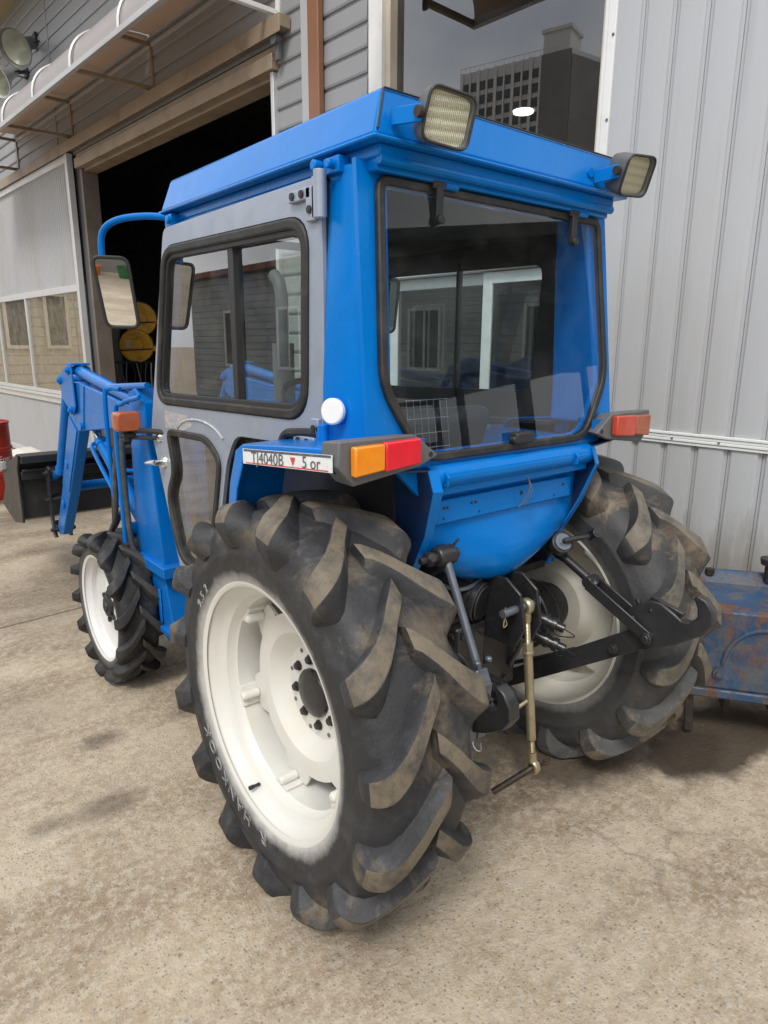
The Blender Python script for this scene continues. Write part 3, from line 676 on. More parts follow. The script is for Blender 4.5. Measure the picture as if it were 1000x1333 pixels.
# fenders
for s in (-1, 1):
    b = bm_()      # outer deck (slopes down to the front), its folded lip and front leg
    P = [(-.232, 1.204), (-.05, 1.190), (.165, 1.170), (.205, 1.150), (.245, 1.06), (.275, .93)]
    xo, xi = s*.605, s*.44
    dk = [(b.verts.new((xo, y, z)), b.verts.new((xi, y, z+.004))) for y, z in P]
    for i in range(len(P)-1): b.faces.new((dk[i][0], dk[i][1], dk[i+1][1], dk[i+1][0]))
    lip = [b.verts.new((xo+s*.004, y-(0 if k < 3 else .04 if k == 3 else .045), z-(.046 if k < 3 else .036 if k == 3 else .012))) for k, (y, z) in enumerate(P)]
    for i in range(len(P)-1): b.faces.new((dk[i][0], dk[i+1][0], lip[i+1], lip[i]))
    bmesh.ops.recalc_face_normals(b, faces=b.faces); ex = bmesh.ops.solidify(b, geom=list(b.faces), thickness=.006)
    fd = obj('fender', b, 'blue', T, bevel=.003)
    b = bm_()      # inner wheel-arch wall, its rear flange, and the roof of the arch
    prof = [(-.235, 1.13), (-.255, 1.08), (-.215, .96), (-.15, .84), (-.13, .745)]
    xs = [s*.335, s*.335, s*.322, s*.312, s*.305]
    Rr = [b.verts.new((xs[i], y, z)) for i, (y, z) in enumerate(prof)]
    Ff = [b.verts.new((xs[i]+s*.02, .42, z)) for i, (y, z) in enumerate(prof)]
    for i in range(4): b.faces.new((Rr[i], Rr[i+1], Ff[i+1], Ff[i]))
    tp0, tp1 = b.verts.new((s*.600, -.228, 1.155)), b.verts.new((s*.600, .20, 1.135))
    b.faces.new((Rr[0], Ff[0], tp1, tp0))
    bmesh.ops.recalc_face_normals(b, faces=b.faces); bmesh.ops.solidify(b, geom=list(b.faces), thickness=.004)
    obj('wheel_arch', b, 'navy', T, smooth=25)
    b = bm_(); Rr = [b.verts.new((xs[i]+s*.003, y-.002, z)) for i, (y, z) in enumerate(prof)]
    fl = [b.verts.new((xs[i]-s*.022, y-.01 if i < 2 else y-.004, z)) for i, (y, z) in enumerate(prof)]
    for i in range(4): b.faces.new((Rr[i], Rr[i+1], fl[i+1], fl[i]))
    bmesh.ops.recalc_face_normals(b, faces=b.faces); bmesh.ops.solidify(b, geom=list(b.faces), thickness=.004)
    obj('arch_flange', b, 'blue', T, smooth=25)
    b = bm_(); prism(b, [(s*.44, -.232, 1.205), (s*.605, -.232, 1.205), (s*.605, -.230, 1.175), (s*.34, -.225, 1.175), (s*.34, -.228, 1.205)], (0, .006, 0)); obj('fender_back', b, 'blue', fd)
    # tail lamp
    b = bm_(); y = -.252
    pts = [(s*.604, 1.222), (s*.395, 1.222), (s*.318, 1.168), (s*.375, 1.146), (s*.568, 1.122), (s*.608, 1.168)]
    A = [b.verts.new((px, y, pz)) for px, pz in pts]; cx, cz = s*.48, 1.17
    B = [b.verts.new((cx+(px-cx)*.93+s*.012, y+.060, cz+(pz-cz)*.9)) for px, pz in pts]
    b.faces.new(A); b.faces.new(B[::-1])
    for i in range(6): b.faces.new((A[i], A[(i+1) % 6], B[(i+1) % 6], B[i]))
    tl = obj('tail_lamp', b, 'lampgrey', T, 'grey cased tail lamp with amber and bright red lens' if s < 0 else 'grey cased tail lamp with faded red lens', bevel=.004)
    for (u0, u1, m) in ((.578, .497, 'amber' if s < 0 else 'amberfade'), (.495, .392, 'redlens' if s < 0 else 'redfade')):
        b = bm_(); d = s*(u1-u0); sl = lambda u: (.578-u)*.04
        prism(b, [(s*u0, y-.002, 1.210+sl(u0)), (s*u1, y-.002, 1.208+sl(u1)), (s*u1, y-.002, 1.150+sl(u1)), (s*u0, y-.002, 1.146+sl(u0))], (0, -.020, 0))
        obj('lens', b, m, tl, 'amber lens' if 'amber' in m else 'red lens', bevel=.004)
    b = bm_(); cyl(b, (s*.345, y-.002, 1.172), (s*.345, y-.001, 1.172), .006, n=12); obj('screw_hole', b, 'plastic', tl)
# sticker on the left fender lip
def sk(x, y, z=0): # along the lip: x rearwards, y up
    t = (-x+.03-(-.05))/.215
    return V((-.6125-z, -x-.035, 1.158+ (x)*.083 + y))
b = bm_(); vs = [b.verts.new(sk(*p)) for p in ((-.185, -.019), (.205, -.019), (.205, .019), (-.185, .019))]; b.faces.new(vs)
stk = obj('sticker', b, 'sticker', T, smooth=0)
b = bm_(); vs = [b.verts.new(sk(*p, .0007)) for p in ((-.180, .0125), (.200, .0125), (.200, .0178), (-.180, .0178))]; b.faces.new(vs); obj('sticker_band', b, 'stickblue', stk, smooth=0)
obj('sticker_text', text_mesh('TJ4040B', .040, fn=lambda x, y, z: sk(x*1.12-.065, y-.003, .0014)), 'stickblue', stk, smooth=0)
obj('sticker_text', text_mesh('5 or', .038, fn=lambda x, y, z: sk(x*1.12+.125, y-.003, .0014)), 'stickblue', stk, smooth=0)
b = bm_(); vs = [b.verts.new(sk(*p, .0016)) for p in ((.040, .007), (.062, .007), (.051, -.012))]; b.faces.new(vs); obj('sticker_triangle', b, 'stickred', stk, smooth=0)
b = bm_(); vs = [b.verts.new(sk(*p, .0009)) for p in ((-.17, -.017), (.19, -.017), (.19, -.0145), (-.17, -.0145))]; b.faces.new(vs); obj('sticker_line', b, 'stickred', stk, smooth=0)

# doors: right one is the mirror image of the left
DOOR = [(-.012, 1.785), (-.015, 1.17), (.02, 1.165), (.46, 1.150), (.525, 1.06), (.575, .90), (.62, .74), (.78, .565), (.925, .560), (1.128, 1.10), (.892, 1.778)]
DOOR = rpoly(DOOR, [.02, .01, .01, .04, .04, .03, .04, .06, .03, .03, .03], 3)
UW = rpoly([(.898, 1.712), (.050, 1.700), (.070, 1.238), (1.040, 1.216)], [.07, .075, .085, .08], 6)
LW = rpoly([(.958, 1.110), (.655, 1.118), (.565, 1.06), (.605, .925), (.625, .86), (.70, .70), (.80, .64), (.922, .655), (.972, .775), (.995, .885), (.925, .965)], [.03, .05, .04, .03, .03, .05, .05, .05, .05, .06, .05], 5)
for s in (-1, 1):
    dm = 'door'
    fn = lambda u, v, h: V((s*(.452+h), u, v))
    b = bm_(); plate(b, DOOR, [offset(UW, -.012), offset(LW, -.008)], fn, 0, .022)
    dr = obj('cab_door', b, dm, T, 'grey cab door', smooth=30, bevel=.004)
    b = bm_(); plate(b, offset(DOOR, .012), [offset(UW, .02), offset(LW, .012)], fn, -.006, -.001); obj('door_liner', b, 'plastic', dr, smooth=0)
    b = bm_(); loopframe(b, DOOR, fn, .006, .004, -.004, .010); obj('door_seal', b, 'rubber', dr)
    b = bm_(); loopframe(b, UW, fn, .016, .010, .006, .029); obj('rubber_seal', b, 'rubber', dr, bevel=.006, seg=3)
    b = bm_(); loopframe(b, offset(UW, .016), fn, .013, .002, -.002, .020); obj('sash_frame', b, 'plastic', dr, bevel=.002)
    b = bm_(); box2(b, (s*.440, .440 if s < 0 else .450, 1.226), (s*.466, .470 if s < 0 else .460, 1.705)); obj('window_mullion', b, 'plastic', dr, bevel=.002)
    U2 = offset(UW, .03)
    for lohi in (0, 1):
        Q = []
        cut = .455
        n = len(U2)
        for i in range(n):
            p, q = U2[i], U2[(i+1) % n]
            ins = (p[0] >= cut) if lohi else (p[0] <= cut); inq = (q[0] >= cut) if lohi else (q[0] <= cut)
            if ins: Q.append(p)
            if ins != inq: t = (cut-p[0])/(q[0]-p[0]); Q.append((cut, p[1]+t*(q[1]-p[1])))
        b = bm_(); h = .004 if lohi else -.006; plate(b, Q, [], fn, h, h+.004); obj('window_pane', b, 'cabglass', dr, smooth=0)
    b = bm_(); plate(b, LW, [], fn, .008, .012); obj('lower_pane', b, 'cabglass', dr, smooth=0)
    b = bm_(); loopframe(b, LW, fn, .010, .014, .008, .031); obj('rubber_seal', b, 'rubber', dr, bevel=.005)
    b = bm_(); cyl(b, fn(1.020, .995, .022), fn(1.020, .995, .030), .024, .020, 24); cyl(b, fn(1.020, .995, .03), fn(1.020, .995, .060), .012, .011, 16); tube(b, [fn(1.02, .995, .056), fn(1.05, .993, .060), fn(1.10, .985, .062)], [.011, .009, .006], 10)
    obj('door_handle', b, 'chrome', dr)
    b = bm_(); cyl(b, fn(1.045, 1.085, .022), fn(1.045, 1.085, .030), .021, .018, 24); cyl(b, fn(1.045, 1.085, .03), fn(1.045, 1.085, .034), .011, .010, 16); obj('door_lock', b, 'chrome', dr)
    if s < 0:
        b = bm_(); plate(b, [(.985, 1.185), (.80, 1.183), (.76, 1.15), (.83, 1.128), (.99, 1.125)], [], fn, .0222, .0228); obj('worn_sticker', b, 'silverstick', dr, smooth=0)
        b = bm_(); tube(b, [fn(.80+.19*math.cos(t)*-1-.09, 1.10+.075*math.sin(t), .0235) for t in [i*.22 for i in range(2, 15)]], .004, 6); obj('worn_sticker', b, 'silverstick', dr)
    # grey door hinges with blue barrels
    for z, dz in ((1.745, 1), (1.185, -1)):
        b = bm_()
        box2(b, tuple(fn(.015, z+.020, .022)), tuple(fn(.110, z-.006, .034))) if dz > 0 else box2(b, tuple(fn(.02, z+.006, .022)), tuple(fn(.115, z-.024, .034)))
        box2(b, tuple(fn(.0, z+.02, .022)), tuple(fn(.035, z-.055*dz, .034)))
        hg = obj('door_hinge', b, dm, dr, bevel=.003)
        b = bm_(); cyl(b, fn(-.030, z-.055, .038), fn(-.030, z+.045, .038), .014, n=16); box2(b, tuple(fn(-.03, z-.05, .018)), tuple(fn(.01, z+.038, .034))); obj('hinge_pin', b, 'door' if z > 1.5 else 'blue', dr, bevel=.002)
        b = bm_()
        for (yy, zz) in ((.05, z+.007*dz), (.09, z+.007*dz), (.018, z-.03*dz)): cyl(b, fn(yy, zz, .034), fn(yy, zz, .038), .009, n=14); cyl(b, fn(yy, zz, .038), fn(yy, zz, .0385), .005, n=10)
        obj('hinge_bolts', b, 'plastic', dr, kind='stuff')
# black seal on the fender below the door
b = bm_(); tube(b, smoothpath([(-.49, .165, 1.165), (-.485, .15, 1.188), (-.478, .10, 1.196), (-.47, -.03, 1.206)], 5), .012, 8); obj('fender_seal', b, 'rubber', T)
# filler neck with white cap on the left post
b = bm_(); d = V((-.94, -.345, .06)).normalized(); c = V((-.500, -.090, 1.266)); cyl(b, c+d*-.11, c, .034, .031, 28); obj('filler_neck', b, 'blue', T, smooth=40)
b = bm_(); cyl(b, c, c+d*.010, .0305, .0305, 28); cyl(b, c+d*.010, c+d*.013, .0305, .027, 28); obj('filler_cap', b, 'cap', T)
# small brackets at the roof's left rear
b = bm_(); box(b, (-.452, -.04, 1.800), (.03, .06, .035)); cyl(b, (-.46, .005, 1.806), (-.485, .005, 1.806), .012, n=12); cyl(b, (-.46, -.05, 1.80), (-.485, -.05, 1.80), .010, n=12); obj('roof_bracket', b, 'blue', T, bevel=.003)
b = bm_(); box(b, (-.448, .875, 1.800), (.03, .05, .04)); cyl(b, (-.455, .86, 1.80), (-.475, .86, 1.80), .012, n=12); obj('roof_bracket', b, 'blue', T, bevel=.003)
# work lamps
def worklamp(c, d, upv, bx):
    c = V(c); d = V(d).normalized(); x = d.cross(V(upv)).normalized(); y = x.cross(d)
    W = .054
    def fn(u, v, h): return c+x*u+y*v+d*h
    def sq(w, r): return rpoly([(-w, w*.92), (w, w*.92), (w, -w*.92), (-w, -w*.92)], r, 5)
    b = bm_(); secs = [(.62, -.055), (.86, -.045), (1.0, -.018), (1.04, .006), (1.04, .020)]
    rings = []
    for k, h in secs: rings.append([b.verts.new(fn(u, v, h)) for u, v in sq(W*k, .022)])
    for A, B in zip(rings, rings[1:]):
        for i in range(len(A)): b.faces.new((A[i], A[(i+1) % len(A)], B[(i+1) % len(A)], B[i]))
    b.faces.new(rings[0][::-1])
    inner = [b.verts.new(fn(u, v, .020)) for u, v in sq(W*.93, .02)]; inn = [b.verts.new(fn(u, v, .006)) for u, v in sq(W*.90, .02)]
    for A, B in ((rings[-1], inner), (inner, inn)):
        for i in range(len(A)): b.faces.new((A[i], A[(i+1) % len(A)], B[(i+1) % len(A)], B[i]))
    wl = obj('work_lamp', b, 'lampgrey', T, smooth=40)
    b = bm_(); plate(b, sq(W*.91, .02), [], fn, .004, .007); obj('lamp_reflector', b, 'reflector', wl, smooth=0)
    b = bm_(); plate(b, sq(W*.92, .02), [], fn, .012, .015); obj('lamp_glass', b, 'lampglass', wl, smooth=0)
    b = bm_(); loopframe(b, sq(W*1.0, .022), fn, .003, .003, .016, .024); obj('lamp_bezel', b, 'plastic', wl, bevel=.003)
    b = bm_(); e = V(bx); beam(b, e, c+V((math.copysign(.064, e.x-c.x) if abs(e.x-c.x) > .02 else 0, 0, .0)), .006, .034, (0, 0, 1)); obj('lamp_bracket', b, 'blue', wl, bevel=.002)
    b = bm_(); q = c+V((math.copysign(.066, e.x-c.x), 0, 0)); cyl(b, q, q+V((math.copysign(.012, e.x-c.x), 0, 0)), .011, n=12); obj('lamp_bolt', b, 'rustpin', wl)
worklamp((-.335, -.262, 1.868), (-.30, -1, -.24), (.13, 0, 1), (-.418, -.19, 1.872))
worklamp((.378, -.258, 1.868), (-.10, -1, -.40), (-.06, 0, 1), (.305, -.19, 1.862))
b = bm_(); cyl(b, (.29, -.18, 1.872), (.29, -.19, 1.872), .012, n=12); obj('roof_bolt', b, 'blue', T)
# mirrors
def mirror(s, c, n, h, wd, taper, arm):
    c = V(c); n = V(n).normalized(); x = V((0, 0, 1)).cross(n).normalized(); y = n.cross(x)
    fn = lambda u, v, k: c+x*u+y*v+n*k
    P = rpoly([(-wd-taper*.3, h), (wd-taper*.3, h), (wd+taper*.7, -h), (-wd+taper, -h)], .03, 5)
    b = bm_(); secs = [(.72, -.05), (.9, -.04), (1.0, -.012), (1.0, .006)]; rings = []
    for k, hh in secs: rings.append([b.verts.new(fn(u*k, v*k, hh)) for u, v in P])
    for A, B in zip(rings, rings[1:]):
        for i in range(len(A)): b.faces.new((A[i], A[(i+1) % len(A)], B[(i+1) % len(A)], B[i]))
    b.faces.new(rings[0][::-1]); b.faces.new(rings[-1])
    mr = obj('side_mirror', b, 'plastic', T, smooth=45)
    b = bm_(); plate(b, offset(P, .010), [], fn, .006, .0085); obj('mirror_glass', b, 'mirror', mr, smooth=0)
    b = bm_(); loopframe(b, P, fn, .009, .002, .004, .014); obj('mirror_rim', b, 'plastic', mr, bevel=.003)
    b = bm_(); tube(b, smoothpath(arm, 6), .011, 12); obj('mirror_arm', b, 'blue2', mr)
mirror(-1, (-.575, 1.10, 1.585), (-.34, -.92, -.13), .118, .060, .022, [(-.43, .88, 1.812), (-.50, .97, 1.822), (-.565, 1.06, 1.812), (-.595, 1.115, 1.775), (-.598, 1.125, 1.69), (-.585, 1.125, 1.60)])
mirror(1, (.60, 1.06, 1.585), (-.45, -.88, -.05), .118, .060, -.02, [(.43, .88, 1.812), (.52, 1.0, 1.822), (.60, 1.08, 1.79), (.61, 1.09, 1.68), (.605, 1.085, 1.60)])
# windscreen and cab interior
b = bm_(); fn = lambda u, v, h: V((u, .905+(1.77-v)*.31+h, v))
WS = rpoly([(-.40, 1.77), (.40, 1.77), (.40, 1.16), (-.40, 1.16)], .05); plate(b, WS, [], fn, 0, .004); ws = obj('windscreen', b, 'cabglass', T, smooth=0)
b = bm_(); loopframe(b, WS, fn, .014, .012, -.008, .012); obj('rubber_seal', b, 'rubber', ws, bevel=.003)
b = bm_(); box2(b, (-.30, .86, .60), (.30, 1.07, 1.12)); box2(b, (-.18, .76, 1.02), (.18, .90, 1.15)); obj('dashboard', b, 'plastic', T, bevel=.02)
b = bm_(); box2(b, (-.32, -.10, .72), (.32, 1.0, .745)); obj('cab_floor', b, 'rubber', T)
b = bm_(); c = V((0, .66, 1.20)); n_ = V((0, -.6, 1)).normalized(); xx, yy = frame_of(n_)
tube(b, [c+(xx*math.cos(i*.2618)+yy*math.sin(i*.2618))*.165 for i in range(24)], .012, 8, closed=True); cyl(b, c, c-n_*.25, .018)
for i in range(3): a = i*2.094; tube(b, [c, c+(xx*math.cos(a)+yy*math.sin(a))*.165], .009, 6)
obj('steering_wheel', b, 'plastic', T)
b = bm_(); box2(b, (-.20, .14, .93), (.20, .54, 1.02)); beam(b, (0, .13, 1.0), (0, .045, 1.235), .36, .07, (0, 1, 0)); box2(b, (-.12, .2, .745), (.12, .48, .94)); obj('seat', b, 'seat', T, bevel=.03, seg=3)
for x in (-.27, .27):
    b = bm_(); tube(b, [(x, .30, .92), (x*1.02, .36, 1.12)], .008, 8); cyl(b, (x*1.02, .36, 1.12), (x*1.025, .37, 1.16), .016, .012, 12); obj('lever', b, 'plastic', T)
for s in (-1, 1):
    b = bm_(); box2(b, (s*.335, -.12, .74), (s*.345, .5, 1.13)); box2(b, (s*.335, -.12, 1.125), (s*.445, .45, 1.137)); obj('console', b, 'blue' if s > 0 else 'plastic', T)
b = bm_()
for k in range(7): tube(b, [(-.20+.025*k, -.02, 1.13), (-.20+.025*k, .0, 1.27)], .0009, 5)
for z in (1.14, 1.18, 1.22, 1.27): tube(b, [(-.205, -.02+(z-1.13)*.14, z), (-.045, -.02+(z-1.13)*.14, z)], .0010, 5)
obj('wire_basket', b, 'steel', T)
# wiper arm on the right door window's far side and small plate
# front bodywork: hood, grille, axle, chassis, exhaust
b = bm_()
P = [(-.26, 1.13), (-.22, 1.175), (.22, 1.175), (.26, 1.13), (.26, .70), (-.26, .70)]
rg = []
for y, k, dz in ((1.02, 1, 0), (1.6, .96, -.03), (1.98, .90, -.07), (2.05, .84, -.10)): rg.append([b.verts.new((x*k, y, .70+(z-.70)*(1+dz*1.0))) for x, z in P])
for A, B in zip(rg, rg[1:]):
    for i in range(6): b.faces.new((A[i], A[(i+1) % 6], B[(i+1) % 6], B[i]))
b.faces.new(rg[0]); b.faces.new(rg[-1][::-1])
hd = obj('hood', b, 'blue', T, bevel=.02, seg=3)
b = bm_()
for k in range(7): box2(b, (-.19, 2.05, .74+k*.045), (.19, 2.062, .765+k*.045))
obj('grille', b, 'plastic', hd)
for x in (-.13, .13): b = bm_(); cyl(b, (x, 2.045, 1.085), (x, 2.066, 1.085), .045, n=24); obj('headlight', b, 'reflector', hd)
b = bm_(); box2(b, (-.15, .3, .38), (.15, 2.0, .72)); obj('engine_block', b, 'black', T, bevel=.02)
b = bm_(); box2(b, (-.44, 1.42, .30), (.44, 1.54, .40)); cyl(b, (-.50, 1.476, .318), (-.36, 1.476, .318), .085, .075, 24); cyl(b, (.50, 1.476, .318), (.36, 1.476, .318), .085, .075, 24)
cyl(b, (-.40, 1.47, .34), (-.40, 1.47, .50), .045, n=20); cyl(b, (.40, 1.47, .34), (.40, 1.47, .50), .045, n=20); cyl(b, (-.36, 1.36, .36), (.36, 1.36, .36), .015)
obj('front_axle', b, 'black', T, bevel=.01)
b = bm_(); tube(b, [(.20, 1.28, 1.1), (.20, 1.28, 1.62), (.20, 1.30, 1.68), (.20, 1.34, 1.71)], .028, 16); cyl(b, (.20, 1.28, 1.14), (.20, 1.28, 1.42), .048, n=20); obj('exhaust_stack', b, 'lampgrey', T)

# --- front loader ---
for s in (-1, 1):
    X0 = s*.42
    b = bm_()
    box2(b, (X0-.055, 1.10, .48), (X0+.055, 1.40, 1.02)) if False else None
    prism(b, [(X0-.055, 1.395, .545), (X0-.055, 1.10, .545), (X0-.055, 1.19, 1.20), (X0-.055, 1.27, 1.25), (X0-.055, 1.345, 1.23)], (.11, 0, 0))
    ms = obj('loader_mast', b, 'blue2', T, bevel=.006)
    b = bm_(); prism(b, [(X0-.05, 1.34, .55), (X0-.05, 1.13, .55), (X0-.05, 1.06, .30), (X0-.05, 1.12, .24), (X0-.05, 1.25, .30), (X0-.05, 1.30, .40)], (.10, 0, 0)); box2(b, (X0-.075, 1.06, .530), (X0+.075, 1.43, .575)); box2(b, (X0-.07, 1.02, .285), (X0+.07, 1.28, .31)); box2(b, (X0-.06, 1.16, .31), (X0-.052, 1.18, .46))
    obj('mast_foot', b, 'blue2', ms, bevel=.005)
    b = bm_(); box2(b, (X0-.045, 1.40, .46), (X0+.045, 1.47, .66)); cyl(b, (X0-.075, 1.41, .66), (X0+.075, 1.41, .66), .028, n=20); cyl(b, (X0-.085, 1.41, .66), (X0+.085, 1.41, .66), .014, n=6); obj('cylinder_lug', b, 'blue2', ms, bevel=.004)
    # boom: rear beam, knee, lower arm (a box section with cheek plates)
    xo_, xi_ = s*.466, s*.412; XB = s*.44; so_ = s
    pf = [(1.27, 1.165), (2.03, 1.237), (2.12, 1.235), (2.25, 1.06), (2.50, .685), (2.735, .372), (2.70, .345), (2.62, .36), (2.37, .653), (2.10, 1.00), (1.97, 1.013), (1.52, 1.068), (1.27, 1.08)]
    b = bm_(); prism(b, [(xo_, y, z) for y, z in pf], (xi_-xo_, 0, 0)); bo = obj('boom_arm', b, 'blue2', T, bevel=.006)
    b = bm_(); prism(b, [(xo_+s*.0005, y, z) for y, z in ((1.94, 1.224), (1.99, 1.228), (2.06, 1.01), (2.01, 1.01))], (s*.004, 0, 0)); prism(b, [(xo_+s*.0005, y, z) for y, z in ((2.235, 1.06), (2.49, .682), (2.38, .65), (2.12, 1.0))], (s*.005, 0, 0)); obj('cheek_plate', b, 'blue2', bo, bevel=.002, kind='stuff')
    for (y, z) in ((2.36, .80), (2.52, .56)):
        b = bm_(); cyl(b, (xo_, y, z), (xo_+s*.012, y, z), .022, n=20); obj('boom_boss', b, 'blue2', bo, bevel=.003)
    # levelling gusset at the knee, upper tie tube, front tilt tube
    for dx in (xo_+s*.008, xi_-s*.010): b = bm_(); prism(b, [(dx, y, z) for y, z in ((2.07, 1.31), (2.13, 1.315), (2.30, 1.255), (2.27, 1.15), (2.11, 1.075), (2.06, 1.12))], (s*.009, 0, 0)); obj('knee_gusset', b, 'blue2', bo, bevel=.003)
    b = bm_(); box(b, (XB, 2.10, 1.318), (.085, .09, .010)); obj('gusset_bridge', b, 'blue2', bo, bevel=.002)
    b = bm_()
    for (y, z) in ((2.11, 1.288), (2.27, 1.235), (2.12, 1.10)): cyl(b, (XB-.052, y, z), (XB+.052, y, z), .019, n=16); cyl(b, (XB-.060, y, z), (XB+.058, y, z), .010, n=6)
    obj('knee_pins', b, 'blue2', bo, kind='stuff')
    b = bm_(); tube(b, [(XB, 2.11, 1.290), (XB, 1.28, 1.185)], .026, 18); obj('tie_tube', b, 'blue2', T, smooth=45)
    b = bm_(); tube(b, [(XB-s*.0, 2.285, 1.225), (XB, 2.60, .735)], .028, 18); cyl(b, (XB, 2.59, .75), (XB, 2.61, .72), .033, n=18); obj('tilt_tube', b, 'blue2', T, smooth=45)
    b = bm_(); cyl(b, (XB, 2.60, .735), (XB, 2.80, .66), .022, n=16); obj('tilt_rod', b, 'blue2', T)
    for dx in (XB-.046, XB+.034):
        b = bm_(); arc = [(2.735+.055*math.sin(t), .53+.21*math.cos(t)) for t in [i*math.pi/10 for i in range(11)]]
        prism(b, [(dx, y, z) for y, z in arc]+[(dx, y-.045, z*.94+.03) for y, z in arc[::-1]], (.014, 0, 0)); obj('quick_hitch', b, 'black', T, bevel=.002)
    for (y, z) in ((2.735, .70), (2.76, .54), (2.705, .375)):
        b = bm_(); cyl(b, (XB-.058, y, z), (XB+.058, y, z), .015, n=16); cyl(b, (XB-.068, y, z), (XB+.066, y, z), .010, n=6); beam(b, (XB, y, z), (XB, 2.83, z+.01), .05, .03); obj('hitch_pivot', b, 'black', T)
    # lift cylinder
    p0, p1 = V((X0, 1.42, .66)), V((X0, 2.03, 1.03)); d = (p1-p0).normalized()
    b = bm_(); cyl(b, p0, p0+d*.58, .029, n=22); cyl(b, p0+d*.555, p0+d*.59, .033, n=22); cyl(b, p0-d*.01, p0+d*.03, .026, n=16); lc = obj('lift_cylinder', b, 'blue2', T, bevel=.003)
    b = bm_(); cyl(b, p0+d*.58, p1, .015, n=16); obj('piston_rod', b, 'chrome', lc)
    b = bm_(); q = V((s*.05, 0, .0)); tube(b, smoothpath([p0+d*.58+q*.7, p0+d*.52+q*1.1, p0+d*.15+q*1.1, p0+d*.08+V((s*.05, -.02, -.03))], 5), .009, 8); tube(b, smoothpath([p0+d*.50+V((0, 0, .05)), p0+d*.30+V((0, -.02, .06)), p0+d*.25+V((-s*.06, -.05, .08))], 5), .009, 8); obj('steel_pipe', b, 'blue2', lc)
    b = bm_(); cyl(b, (X0-.06, 2.03, 1.03), (X0+.05, 2.03, 1.03), .018, n=16); obj('lift_pin', b, 'blue2', lc)
b = bm_(); tube(b, [(-.42, 2.46, .66), (.42, 2.46, .66)], .026, 20); obj('cross_tube', b, 'blue2', T); b = bm_(); tube(b, [(-.42, 2.02, 1.045), (.42, 2.02, 1.045)], .032, 20); obj('cross_tube', b, 'blue2', T)
# hydraulic pipes and hoses on the left mast
b = bm_()
tube(b, smoothpath([(-.50, 1.36, 1.24), (-.52, 1.42, 1.24), (-.535, 1.44, 1.19), (-.535, 1.44, .80)], 6), .0095, 10)
tube(b, smoothpath([(-.49, 1.18, 1.22), (-.515, 1.30, 1.19), (-.53, 1.35, 1.12), (-.53, 1.36, .62)], 6), .0095, 10)
tube(b, [(-.46, 1.62, 1.235), (-.46, 1.17, 1.262)], .013, 10)
obj('hydraulic_pipe', b, 'blue2', T)
b = bm_()
tube(b, smoothpath([(-.53, 1.36, 1.02), (-.535, 1.40, .90), (-.535, 1.44, .72), (-.525, 1.60, .565), (-.50, 1.68, .56), (-.49, 1.62, .64), (-.475, 1.49, .74)], 6), .0105, 10)
tube(b, smoothpath([(-.515, 1.42, 1.0), (-.52, 1.46, .85), (-.515, 1.52, .70), (-.49, 1.63, .57), (-.48, 1.66, .60), (-.46, 1.56, .72)], 6), .0115, 10)
tube(b, smoothpath([(-.52, 1.33, 1.05), (-.52, 1.34, .85), (-.515, 1.33, .62), (-.49, 1.32, .56)], 6), .0115, 10)
obj('hydraulic_hose', b, 'hose', T)
# amber front indicator on its arm
b = bm_(); tube(b, smoothpath([(-.44, .97, 1.098), (-.50, 1.08, 1.105), (-.545, 1.17, 1.098)], 5), .010, 8); tube(b, [(-.44, 1.0, 1.08), (-.55, 1.18, 1.075)], .008, 8); box(b, (-.55, 1.17, 1.085), (.045, .06, .012)); cyl(b, (-.55, 1.17, 1.06), (-.55, 1.17, 1.10), .015, n=10); obj('indicator_arm', b, 'plastic', T)
b = bm_(); c = V((-.555, 1.165, 1.137))
ms_ = [(.030, .0), (.046, .012), (.050, .05), (.046, .082), (.030, .092)]
P = lambda k: rpoly([(-.046*k, .036*k), (.046*k, .036*k), (.046*k, -.036*k), (-.046*k, -.036*k)], .016, 5)
rings = [[b.verts.new(c+V((-.04+h, u*1.0, v)) if False else c+V((u, -.045+h, v))) for u, v in P(k)] for k, h in ((.86, 0), (1, .012), (1, .05), (.9, .07))]
for A, B in zip(rings, rings[1:]):
    for i in range(len(A)): b.faces.new((A[i], A[(i+1) % len(A)], B[(i+1) % len(A)], B[i]))
b.faces.new(rings[0][::-1]); b.faces.new(rings[-1]); obj('indicator_lamp', b, 'amberfade', T, 'faded orange indicator lamp', smooth=50)
# bucket
b = bm_(); pf = [(2.815, .785), (2.89, .775), (2.90, .70), (2.905, .415), (3.10, .36), (3.40, .42), (3.42, .44), (3.10, .385), (2.93, .435), (2.93, .79), (2.815, .80)]
W0, W1 = -.60, .60
A = [b.verts.new((W0, y, z)) for y, z in pf]; B = [b.verts.new((W1, y, z)) for y, z in pf]
for i in range(len(pf)): b.faces.new((A[i], A[(i+1) % len(pf)], B[(i+1) % len(pf)], B[i]))
b.faces.new(A[::-1]); b.faces.new(B)
bk = obj('bucket', b, 'bucket', T, smooth=25)
for x in (W0-.012, W1): b = bm_(); prism(b, [(x, 2.80, .80), (x, 2.885, .785), (x, 3.20, .70), (x, 3.30, .66), (x, 3.26, .56), (x, 3.41, .42), (x, 3.10, .36), (x, 2.875, .40), (x, 2.86, .72)], (.012, 0, 0)); obj('bucket_side', b, 'bucket', bk, bevel=.002)
b = bm_(); box2(b, (W0, 2.79, .755), (W1, 2.90, .80)); box2(b, (W0+.01, 2.84, .70), (W1-.01, 2.905, .715)); box2(b, (W0+.005, 2.862, .65), (W1-.005, 2.905, .70)); obj('bucket_rail', b, 'bucket', bk, bevel=.004)
b = bm_(); beam(b, (W0-.02, 3.16, .70), (W0-.02, 3.36, .655), .03, .05, (0, 0, 1)); obj('bucket_tooth', b, 'steel', bk, bevel=.003)

